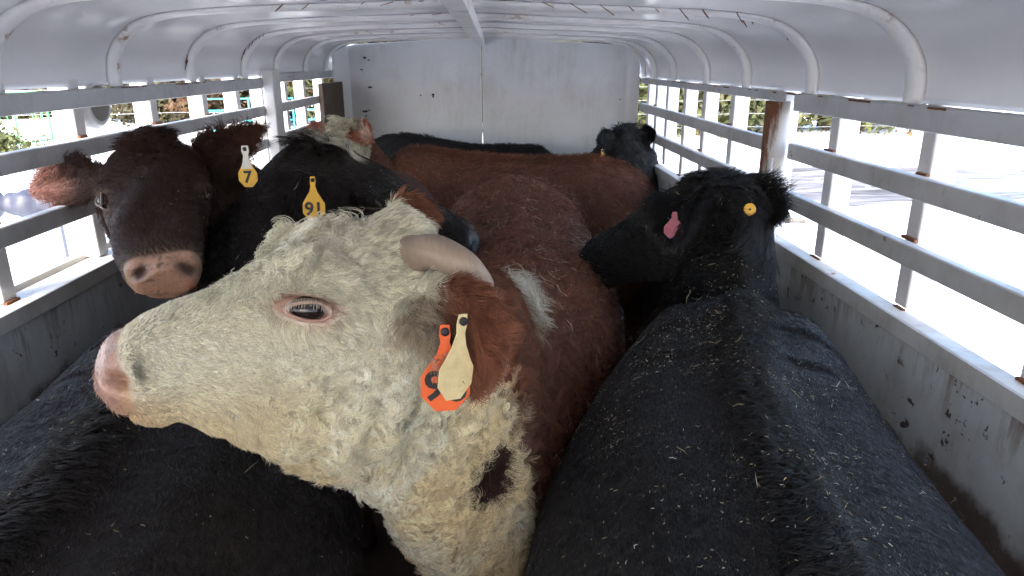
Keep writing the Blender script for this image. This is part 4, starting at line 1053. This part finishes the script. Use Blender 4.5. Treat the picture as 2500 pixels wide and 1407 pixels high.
def black_style(earlen=.045, bodylen=.018, tuft=.03, facelen=.018):
    def f(s, P, N):
        fl, hd = flows(s, P, N, 1.0, .55); n = len(P); q = s.hl(P)/s.sc
        ear = np.zeros(n); ed = np.zeros((n, 3)); ev = np.zeros(n)
        for i in range(len(getattr(s, 'ears', []))):
            a, b_, c_ = s.earco(P, i); m_ = (a > .12) & (a < 1.25) & (np.abs(b_) < 1.5) & (np.abs(c_) < .07); ear = np.maximum(ear, m_)
            d = unit(s.ears[i][1]-s.ears[i][0]); ed = np.where(m_[:, None], d*.7+s.ears[i][3]*np.clip(b_, -1, 1)[:, None]*.9+np.array([0, 0, -.25]), ed); ev = np.where(m_, np.clip(np.abs(b_), 0, 1)*.8+a*.4, ev)
        fl = np.where(ear[:, None] > .5, unit(ed+.2*vecn(P*18, 8)), fl)
        A_ = s.axis_pts; j = ((P[:, None, :2]-A_[None, ::3, :])**2).sum(2).argmin(1)*3; T = unit(np.gradient(A_, axis=0))[j]
        lat = (P[:, 0]-A_[j, 0])*-T[:, 1]+(P[:, 1]-A_[j, 1])*T[:, 0]
        rid = np.exp(-((lat+.014*np.sin(P[:, 1]*9)+.03*(fbm(P*6, 88)-.5))/.042)**2)*sstep(1.15, 1.28, P[:, 2])*(1-hd)*(.4+.9*fbm(P*5, 77))
        poll = hd*sstep(.10, .02, q[:, 0])*sstep(.07, .03, np.abs(q[:, 1]))*sstep(-.06, -.02, q[:, 2])
        L = bodylen*(1-hd)+facelen*hd+tuft*.75*rid+tuft*1.9*poll; L = np.where(ear > .5, earlen*(.35+.75*ev), L)
        sw = vecn(P*7, 12); fl = unit(fl+sw*(.9*rid)[:, None])
        lift = .18+.30*rid+.35*poll+.10*hd; lift = np.where(ear > .5, .30, lift)
        return dict(w=1+1.2*rid+.5*hd+1.5*ear+2*poll, len=L, lift=lift, flow=fl, curl=.4+1.6*rid+2.2*poll, clump=.008+.012*rid+.004*hd, pull=.22+.40*rid+.2*poll+.15*hd, rad=.00055, cvar=.35, ccl=.25, wob=.3, wfreq=14.)
    return f
B.coat(240000, black_style(.066, .015, .021, .030), M_hair_dark, 'coat', 5, 5)
B.add_eye(B.hw(.165, .112, -.055), B.l+B.u*.15, B.f, .015, 1.1, M_lid_dark, .011, .0015)
B.add_eye(B.hw(.165, -.116, -.055), -B.l+B.u*.15, B.f, .019, 1.1, M_lid_dark, .010)
B.add_tag((.572, 1.768, 1.500), (0, -.05, -1), (-.25, -1, .25), (.050, .046), .018, M_tag['pink'], None, label='pink ear tag in the left ear', pin=False)
bt = MB(); c_ = np.array([.790, 1.828, 1.507]); c_ = c_+np.array([-.004, -.004, -.008]); nv = unit(np.array([-.12, -1, .25])); bt.tube([c_, c_+nv*.004, c_+nv*.006], [.0165, .0165, .014], 24)
ob = bt.build('button_tag', M_tag['yellow'], B.e, smooth=False, bevel=.001); ob['label'] = 'round yellow button tag in the right ear'
MB().tube([c_+nv*.0062, c_+nv*.0075], [.003, .002], 10).build('tag_pin', M_ink, ob)

# ==== C: the black cow on the left with tag 91
C_ = Cow('black cow with white forelock, head turned right, yellow tag reading 91', 'cattle packed in the trailer')
C_.trunk([(-.45, -.05), (-.50, .55), (-.545, 1.1), (-.61, 1.72)], [(t, a*1.0, b, w*1.13) for t, a, b, w in TS])
C_.head_frame((-.385, 2.16, 1.615), (.46, .02, -.205), (.38, -.16, .9)); C_.head(1.03)
C_.auto_neck((-.59, 1.58, 1.03), (-.53, 1.88, 1.25), r0=(.26, .36, .24), r1=(.14, .17, .12))
C_.ear(C_.hw(-.01, -.10, -.04), (-.385, 1.885, 1.465), (.35, -.9, .3), .058, .011)
C_.ear(C_.hw(-.01, .10, -.04), (-.56, 2.36, 1.55), (.3, -.3, .3), .055, .011)
def c_blaze(s, P, q, col, w1, w2):
    b = sstep(.030, .018, np.abs(q[:, 1]-.012+.15*(q[:, 0]-.05)*0)+.02*(w2-.5))*sstep(-.10, -.05, q[:, 2])*sstep(.115, .07, q[:, 0]+.06*(w1-.5)-.3*np.abs(q[:,1]))*sstep(-.08, -.04, q[:, 0])
    b = np.maximum(b, sstep(-.185, -.20, q[:, 2]+.02*(w2-.5))*sstep(.24, .28, q[:, 0])*sstep(.40, .36, q[:, 0])*.9)
    g = sstep(.50, .515, q[:, 0])*sstep(.5, .6, w1)*.5; b = np.maximum(b, g*.12)*(np.abs(q[:, 1]) < .2)*(q[:, 2] > -.30)*(q[:, 0] < .6)
    return col*(1-b[:, None])+np.array([.55, .52, .42])*b[:, None]
C_.finish(.010, 6, black_color(np.array([.0140, .0095, .0088]), None, c_blaze), lambda s, V, N: face_deform(s, body_bumps(s, V, N, 1.05), N))
C_.coat(150000, black_style(.045, .016, .028), M_hair_dark, 'coat', 6, 5)
C_.add_eye(C_.hw(.168, -.118, -.055), -C_.l+C_.u*.15, C_.f, .019, 1.1, M_lid_dark, .010)
C_.add_tag((-.370, 1.860, 1.582), (-.02, -.06, -1), (.1, -1, .25), (.058, .070), .042, M_tag['yellow'], '91', .048, label='yellow ear tag reading 91')

M_lid_tan = plain('tan_eyelid', (.15, .105, .075), .5, .3, 90)
# ==== D: the dark brown cow facing the camera
D = Cow('dark brown cow facing the camera by the left slats, pink nose, yellow tag reading 7', 'cattle packed in the trailer')
D.trunk([(-.40, 3.72), (-.47, 3.1), (-.56, 2.6), (-.62, 2.28)], [(t, a*1.03, b, w*.92) for t, a, b, w in TS])
D.head_frame((-.800, 1.895, 1.645), (.392, -.864, -.290), (.226, -.488, .83)); 
DH = [(-.10, -.07, -.19, .080), (-.06, -.015, -.235, .104), (-.01, .016, -.265, .116), (.05, .026, -.275, .122), (.11, .022, -.27, .124), (.16, .012, -.258, .124), (.21, .0, -.235, .116),
      (.28, -.014, -.205, .106), (.35, -.024, -.185, .096), (.41, -.034, -.176, .088), (.455, -.044, -.176, .086), (.485, -.056, -.170, .077), (.503, -.072, -.155, .062)]
D.head(.95, DH)
D.auto_neck((-.62, 2.40, 1.10), (-.67, 2.15, 1.36), r0=(.26, .34, .22), r1=(.14, .17, .12))
D.ear(D.hw(-.005, -.105, -.06), (-1.10, 1.85, 1.560), (.15, -.85, .25), .056, .011)
D.ear(D.hw(-.005, .105, -.055), (-.512, 1.955, 1.712), (.35, -.85, .1), .050, .011)
def D_color(s, P, N):
    w1 = fbm(P*6, 2); w2 = fbm(P*24, 6); q = s.hl(P); n = len(P)
    col = BROWN*(.7+.6*w1)[:, None]
    bd = sstep(2.4, 2.9, P[:, 1]); col = col*(1-bd[:, None])+np.array([.115, .055, .042])*bd[:, None]  # rear body painted lighter and pinker, standing in for backlight
    # reddish ear shells, grey dusty bridge, tan lips
    for i in range(2):
        a, b_, c_ = s.earco(P, i); m_ = (a > .1) & (a < 1.3) & (np.abs(b_) < 1.5) & (np.abs(c_) < .07)
        k_ = m_*sstep(.25, .75, a); col = col*(1-k_[:, None])+(np.array([.115, .048, .036]) if i == 0 else np.array([.065, .024, .014]))*k_[:, None]
    dust = sstep(.5, .75, fbm(P*40, 17))*np.exp(-((q[:, 1])/.05)**2)*sstep(.12, .2, q[:, 0])*sstep(.42, .36, q[:, 0])*.35
    col = col*(1-dust[:, None])+np.array([.11, .095, .085])*dust[:, None]
    rim = np.exp(-((q[:, 0]-.425)/.018)**2)*sstep(-.12, -.05, q[:, 2])*.6; col = col*(1-rim[:, None])+np.array([.065, .048, .035])*rim[:, None]
    mz = sstep(.430, .446, q[:, 0]+.008*(w2-.5)+.10*np.abs(q[:, 1])-.006)*sstep(.092, .080, np.abs(q[:, 1]))*sstep(-.168, -.158, q[:, 2])
    pc = PINK*np.array([.78, .72, .63])*(.75+.4*w2)[:, None]
    sp = sstep(.66, .72, vnoise(P*190, 5))*sstep(.45, .6, fbm(P*30, 14)); pc = pc*(1-.75*sp[:, None])+np.array([.07, .05, .045])*.75*sp[:, None]
    side = sstep(.058, .075, np.abs(q[:, 1])); pc = pc*(1-.6*side[:, None])+np.array([.22, .15, .07])*.6*side[:, None]
    for sg in (1, -1):
        r = np.sqrt(((q[:, 1]-sg*.049)/.019)**2+((q[:, 2]+.080+sg*(q[:, 1]-sg*.049)*.5)/.015)**2); dk = np.clip(np.exp(-r**2)*1.3, 0, .95); pc = pc*(1-dk[:, None])+np.array([.05, .026, .022])*dk[:, None]
    bl = np.exp(-((q[:, 1]-.052)/.007)**2-((q[:, 2]+.125)/.02)**2)*.55; pc = pc*(1-bl[:, None])+np.array([.45, .06, .03])*bl[:, None]
    col = col*(1-mz[:, None])+pc*mz[:, None]
    for sg in (1, -1):
        e = q-np.array([.165, sg*.112, -.055]); r = np.linalg.norm(e*np.array([1, .8, 1]), axis=1); k_ = sstep(.048, .030, r)*(.6 if sg < 0 else .4); col = col*(1-k_[:, None])+np.array([.10, .072, .055])*k_[:, None]
    return col, mz
D.finish(.0062, 7, D_color, lambda s, V, N: face_deform(s, body_bumps(s, V, N, 1.0), N, .490, .024))
def D_style(s, P, N):
    st = black_style(.024, .018, .02)(s, P, N); q = s.hl(P); fore = sstep(.20, .08, q[:, 0])*sstep(-.10, -.05, q[:, 0])*sstep(-.09, -.03, q[:, 2])
    st['len'] = st['len']+.012*fore; st['curl'] = st['curl']+1.6*fore; st['lift'] = np.clip(st['lift']+.2*fore, 0, .85); st['w'] = st['w']+1.2*fore
    far = sstep(2.3, 2.6, P[:, 1]); st['len'] = st['len']*(1-.5*far); st['rad'] = .00055+.0003*far
    return st
D.coat(110000, D_style, M_hair_brown, 'coat', 8, 5)
for sg in (-1, 1): D.add_eye(D.hw(.165, sg*.120, -.042), D.l*sg+D.u*.75+D.f*.1, D.f, .0165, 1.1, M_lid_tan if sg < 0 else M_lid_dark, .0115, .0032, .62)
D.add_tag((-.540, 1.872, 1.662), (.0, -.05, -1), (-.05, -1, .15), (.050, .056), .046, M_tag['yellow'], '7', .043, label='yellow ear tag reading 7 with a white stem', white_stem=M_tag['white'])

# ==== E: the Hereford standing crosswise at the back, head at the left
E_ = Cow('red cow standing crosswise at the back, curly cream poll between pink ears', 'cattle packed in the trailer')
E_.trunk([(.97, 3.66), (.45, 3.92), (-.1, 4.12), (-.52, 4.24)], [(t, a*1.025+.03*t, b, w*.9) for t, a, b, w in TS])
E_.head_frame((-.722, 3.95, 1.535), (.03, -.66, -.75), (.05, -.75, .66)); E_.head(1.0)
E_.auto_neck((-.46, 4.22, 1.04), (-.60, 4.13, 1.20), r0=(.24, .33, .2), r1=(.10, .16, .10))
E_.ear(E_.hw(-.01, -.10, -.05), (-.925, 3.90, 1.505), (.25, -.9, .2), .055, .011)
E_.ear(E_.hw(-.01, .10, -.04), (-.535, 3.87, 1.455), (-.25, -.9, .1), .055, .011, mid=(-.585, 3.88, 1.525))
def E_color(s, P, N):
    w1 = fbm(P*7, 2); w2 = fbm(P*20, 6); q = s.hl(P); n = len(P)
    col = RED*(.65+.75*w1)[:, None]
    wh = sstep(-.09, -.05, q[:, 0]+.03*(w1-.5))*(np.abs(q[:, 1]) < .135)*(q[:, 2] > -.4)*(q[:, 2] < .1)
    col = col*(1-wh[:, None])+np.array([.62, .58, .43])*wh[:, None]
    for i in range(2):
        a, b_, c_ = s.earco(P, i); m_ = (a > .1) & (a < 1.3) & (np.abs(b_) < 1.5) & (np.abs(c_) < .07)
        inner = sstep(.75, .45, np.abs(b_))*sstep(.95, .7, a); ec = np.array([.60, .42, .33])*inner[:, None]+np.array([.42, .16, .10])*(1-inner[:, None]); col = np.where(m_[:, None], ec, col)
    mz = sstep(.455, .475, q[:, 0])*sstep(.11, .09, np.abs(q[:, 1])); col = col*(1-mz[:, None])+PINK*.7*mz[:, None]
    return col, mz
E_.finish(.012, 5, E_color, lambda s, V, N: face_deform(s, body_bumps(s, V, N, 1.2), N))
def E_style(s, P, N):
    st = black_style(.018, .030, .02)(s, P, N); q = s.hl(P); poll = sstep(.16, .06, q[:, 0])*(np.abs(q[:, 1]) < .13)*(q[:, 0] > -.12)*(q[:, 2] > -.15)*(q[:, 2] < .15)
    st['len'] = st['len']+.020*poll; st['curl'] = st['curl']+4*poll; st['clump'] = st['clump']+.010*poll+.008; st['pull'] = np.clip(st['pull']+.35*poll, 0, .9); st['w'] = st['w']+3*poll
    st['rad'] = .0010; st['lift'] = np.clip(st['lift']+.14+.2*poll, 0, .85); st['crot'] = .5+.4*poll; st['ccl'] = .32; return st
E_.coat(60000, E_style, M_hair_red, 'coat', 9, 5)

# ==== F: the black cow against the front wall, head at the right
F_ = Cow('black cow along the front wall, dusty face and tag at the right rear corner', 'cattle packed in the trailer')
F_.trunk([(-.80, 4.93), (-.25, 4.74), (.20, 4.56), (.52, 4.36)], [(t, a*1.02+.055-.06*t, b, w*.9) for t, a, b, w in TS])
F_.head_frame((.868, 3.96, 1.500), (.24, -.62, -.66), (.2, -.70, .72)); F_.head(1.0)
F_.auto_neck((.48, 4.38, 1.05), (.66, 4.20, 1.13), r0=(.22, .33, .2), r1=(.085, .15, .09))
F_.ear(F_.hw(-.01, -.09, -.03), (.668, 3.84, 1.465), (.3, -.9, .1), .052, .011)
F_.ear(F_.hw(-.01, .10, -.05), (1.0, 3.90, 1.51), (-.25, -.9, .1), .055, .011)
def f_blaze(s, P, q, col, w1, w2):
    d = sstep(.46, .7, fbm(P*45, 19))*sstep(-.05, .05, q[:, 0])*sstep(-.06, -.02, q[:, 2])*.5
    return col*(1-d[:, None])+np.array([.06, .058, .046])*d[:, None]
F_.finish(.012, 5, black_color(BLACK, None, f_blaze), lambda s, V, N: face_deform(s, body_bumps(s, V, N, 1.2), N))
def F_style(s, P, N):
    st = black_style(.030, .026, .035)(s, P, N); st['rad'] = .0010; st['lift'] = np.clip(st['lift']+.1, 0, .85); return st
F_.coat(50000, F_style, M_hair_dark, 'coat', 10, 5)
for sg in (-1, 1): F_.add_eye(F_.hw(.165, sg*.116, -.055), F_.l*sg+F_.u*.4, F_.f, .019, 1.1, M_lid_dark, .010)
F_.add_tag((.690, 3.80, 1.425), (.06, -.05, -1), (.4, -.85, .1), (.045, .058), .03, M_tag['yellow'], None, label='yellow ear tag hanging from the fluffy ear')

# ---------------------------------------------------------------- hay chaff lying on the coats
def chaff_mat():
    m = NM('hay_chaff'); a = m.n('ShaderNodeAttribute', attribute_name='tint'); m.L(a.outputs['Color'], m.p.inputs['Base Color']); m.set(Roughness=.7); return m.m
M_chaff = chaff_mat()
def chaff(cow, n, label, wfun, seed, off=.012, long_=.05):
    r = np.random.default_rng(seed); V, F = cow.V, cow.F; c = V[F].mean(1); N = cow.N[F[:, 0]]
    w = wfun(c, N)*np.clip(N[:, 2]-.05, 0, 1)*(c[:, 2] > .9)*(.12+fbm(c*8, seed)**4*7)
    fi = r.choice(len(F), n, p=w/w.sum()); p = c[fi]+r.normal(size=(n, 3))*.004+N[fi]*(off*(.5+.8*r.random(n)))[:, None]; nn = N[fi]
    t = r.normal(size=(n, 3)); t = unit(t-nn*(t*nn).sum(1)[:, None]*.85); b = unit(np.cross(nn, t))
    big = r.random(n) < long_; L = np.where(big, .006+.014*r.random(n), .0008+.0034*r.random(n)**2.2); Wd = np.where(big, .0004+.0005*r.random(n), .0003+.0005*r.random(n))
    bend = nn*(L*.25*r.normal(size=n))[:, None]
    v = []
    for u in (-1, 0, 1):
        for sg in (-1, 1):
            v.append(p+t*(u*L)[:, None]+b*(sg*Wd*(1 if u == 0 else .55))[:, None]+bend*(abs(u)))
    v = np.stack(v, 1); tn = nn*.0005
    v = np.concatenate([v, v-tn[:, None, :]], 1).reshape(-1, 3)
    quad = np.array([(0, 1, 3, 2), (2, 3, 5, 4), (6, 8, 9, 7), (8, 10, 11, 9), (0, 2, 8, 6), (2, 4, 10, 8), (1, 7, 9, 3), (3, 9, 11, 5), (0, 6, 7, 1), (4, 5, 11, 10)])
    f = (quad[None]+12*np.arange(n)[:, None, None]).reshape(-1, 4)
    me = bpy.data.meshes.new('hay_chaff'); me.vertices.add(len(v)); me.vertices.foreach_set('co', v.astype(np.float32).ravel()); me.loops.add(f.size); me.loops.foreach_set('vertex_index', f.ravel().astype(np.int32))
    me.polygons.add(len(f)); me.polygons.foreach_set('loop_start', np.arange(0, f.size, 4)); me.polygons.foreach_set('loop_total', np.full(len(f), 4)); me.update(calc_edges=True)
    pal = np.array([(.62, .52, .30), (.70, .66, .52), (.52, .40, .18), (.75, .72, .62), (.34, .36, .13)]); col = pal[r.choice(5, n, p=[.32, .28, .16, .16, .08])]*(.45+.5*r.random((n, 1)))
    at = me.attributes.new('tint', 'FLOAT_COLOR', 'FACE'); at.data.foreach_set('color', np.concatenate([np.repeat(col, 10, 0), np.ones((10*n, 1))], 1).astype(np.float32).ravel())
    o = bpy.data.objects.new('hay_chaff', me); COL.objects.link(o); me.materials.append(M_chaff)
    tag(o, label, 'hay', kind='stuff')
inview = lambda c, N: ((CAMP-c)*N).sum(1) > -.1
chaff(B, 2000, 'pale hay chaff sprinkled over the back of the black cow at right', lambda c, N: inview(c, N)*sstep(-.1, .6, c[:, 1])*(1+.6*sstep(1.0, 1.5, c[:, 1])), 21, .013, .025)
chaff(C_, 520, 'sparse hay chaff on the black back under the cream chin', lambda c, N: inview(c, N)*(c[:, 1] > -.1)*1.0, 22, .013)
chaff(A, 1100, 'hay stalks scattered over the red back in the middle', lambda c, N: inview(c, N)*(c[:, 1] > 1.45), 23, .034, .25)
chaff(D, 220, 'bits of chaff on the dark brown face and back', lambda c, N: inview(c, N)*1.0, 24, .012)
chaff(E_, 160, 'hay stalks on the red back crossing the trailer', lambda c, N: inview(c, N)*1.0, 25, .024, .3)
chaff(F_, 120, 'chaff on the black back by the front wall', lambda c, N: inview(c, N)*1.0, 26, .02)

# ---------------------------------------------------------------- small things outside
M_blue = plain('blue_steel', (.035, .075, .14), .45, .2); M_bluel = plain('pale_blue_edge', (.30, .36, .50), .5, .1); M_steel = plain('grey_steel', (.12, .13, .15), .45, .25, metal=.5)
M_letter = plain('yellow_lettering', (.62, .47, .14), .5, .1, bump=0); M_tarp = plain('black_tarp', (.035, .038, .055), .5, .35, 5)
e = empty('blue_upright', (-6.9, 8.9, GZ), label='blue steel upright with vertical yellow lettering beyond the left sill', cat='upright')
MB().box(-7.12, -6.86, 8.88, 9.08, GZ, GZ+1.5).build('column', M_blue, e, bevel=.006)
MB().box(-6.858, -6.80, 8.89, 9.07, GZ, GZ+1.5).build('edge_channel', M_bluel, e, bevel=.004)
cu = bpy.data.curves.new('t', 'FONT'); cu.body = 'MS158I'; cu.size = .20; cu.extrude = .001; cu.align_y = 'CENTER'; cu.space_character = 1.15
ob = bpy.data.objects.new('t', cu); COL.objects.link(ob); me = bpy.data.meshes.new_from_object(ob.evaluated_get(bpy.context.evaluated_depsgraph_get())); bpy.data.objects.remove(ob)
for v in me.vertices: v.co = Vector((-6.97+v.co.y, 8.876, GZ+1.22-v.co.x))
link('lettering', me, M_letter, e)
e = empty('covered_implement', (-5.9, 9.3, GZ), label='black tarp covered implement on two steel legs in the snow beyond the left sill', cat='implement')
pts = [(-6.72+1.42*t, 9.25, GZ+.62+.16*t+.03*math.sin(t*9)) for t in np.linspace(0, 1, 15)]
lo = Loft(); lo.tube(pts, [.20+.05*math.sin(i*1.1)+.03*math.sin(i*2.7)-.006*i for i in range(15)], 16, 3)
lo.tube([pts[-1], (-5.16, 9.25, GZ+.80), (-5.06, 9.25, GZ+.82)], [.12, .035, .03], 10)
V, F = lo.remesh(.022, 2); N_ = vnorm(V, F); V = V+N_*(.05*(fbm(V*np.array([5, 5, 9]), 3)-.5))[:, None]
g = MB(); g.v = [tuple(p) for p in V.tolist()]; g.f = [tuple(q) for q in F.tolist()]; g.build('tarp', M_tarp, e, smooth=True)
for x in (-6.45, -5.52): MB().box(x-.035, x+.035, 9.0, 9.07, GZ, GZ+.98).build('leg', M_steel, e, bevel=.005)
lo2 = lathe((-5.02, 9.25, GZ+.83), [(.0, .002), (.0, .07), (.03, .085), (.06, .07), (.06, .002)]).build('hitch_knob', M_steel, e, smooth=True)
# a dark stick, a blue tub and dry weeds on the snow at right
M_twig = plain('dry_twig', (.10, .085, .075), .8, .4); M_tub = plain('blue_tub', (.05, .09, .32), .5, .15)
w = MB(); w.tube([(4.55, 10.6, GZ+.06), (4.75, 10.62, GZ+.09), (4.95, 10.6, GZ+.07)], [.035, .04, .03], 8)
tag(w.build('broken_branch', M_twig, smooth=True), 'dark broken branch lying on the snow below the right rails', 'branch')
t_ = lathe((0, 0, 0), [(0, .001), (0, .2), (.25, .24), (.25, .22), (.02, .18), (.02, .001)]).build('feed_tub', M_tub, smooth=True)
t_.rotation_euler = (0, math.radians(90), 0); t_.location = (7.95, 20.9, GZ+.02); tag(t_, 'small blue feed tub on the snow near the wire fence', 'tub')
def weeds(x0, x1, y, n, seed):
    r = random.Random(seed); w = MB()
    for i in range(n):
        x = r.uniform(x0, x1); yy = y+r.uniform(-.25, .25); z = float(hfun(np.array(x), np.array(yy))); hgt = r.uniform(.06, .28)
        w.tube([(x, yy, z-.02), (x+r.uniform(-.05, .05), yy, z+hgt*.6), (x+r.uniform(-.14, .14), yy, z+hgt)], [.006, .005, .002], 4)
    return w
M_weed = plain('dry_weed', (.16, .11, .07), .85, .3)
tag(weeds(9.5, 14.5, 16.2, 90, 3).build('dry_weeds', M_weed), 'dry brown weeds along the far road edge', 'weeds', kind='stuff')
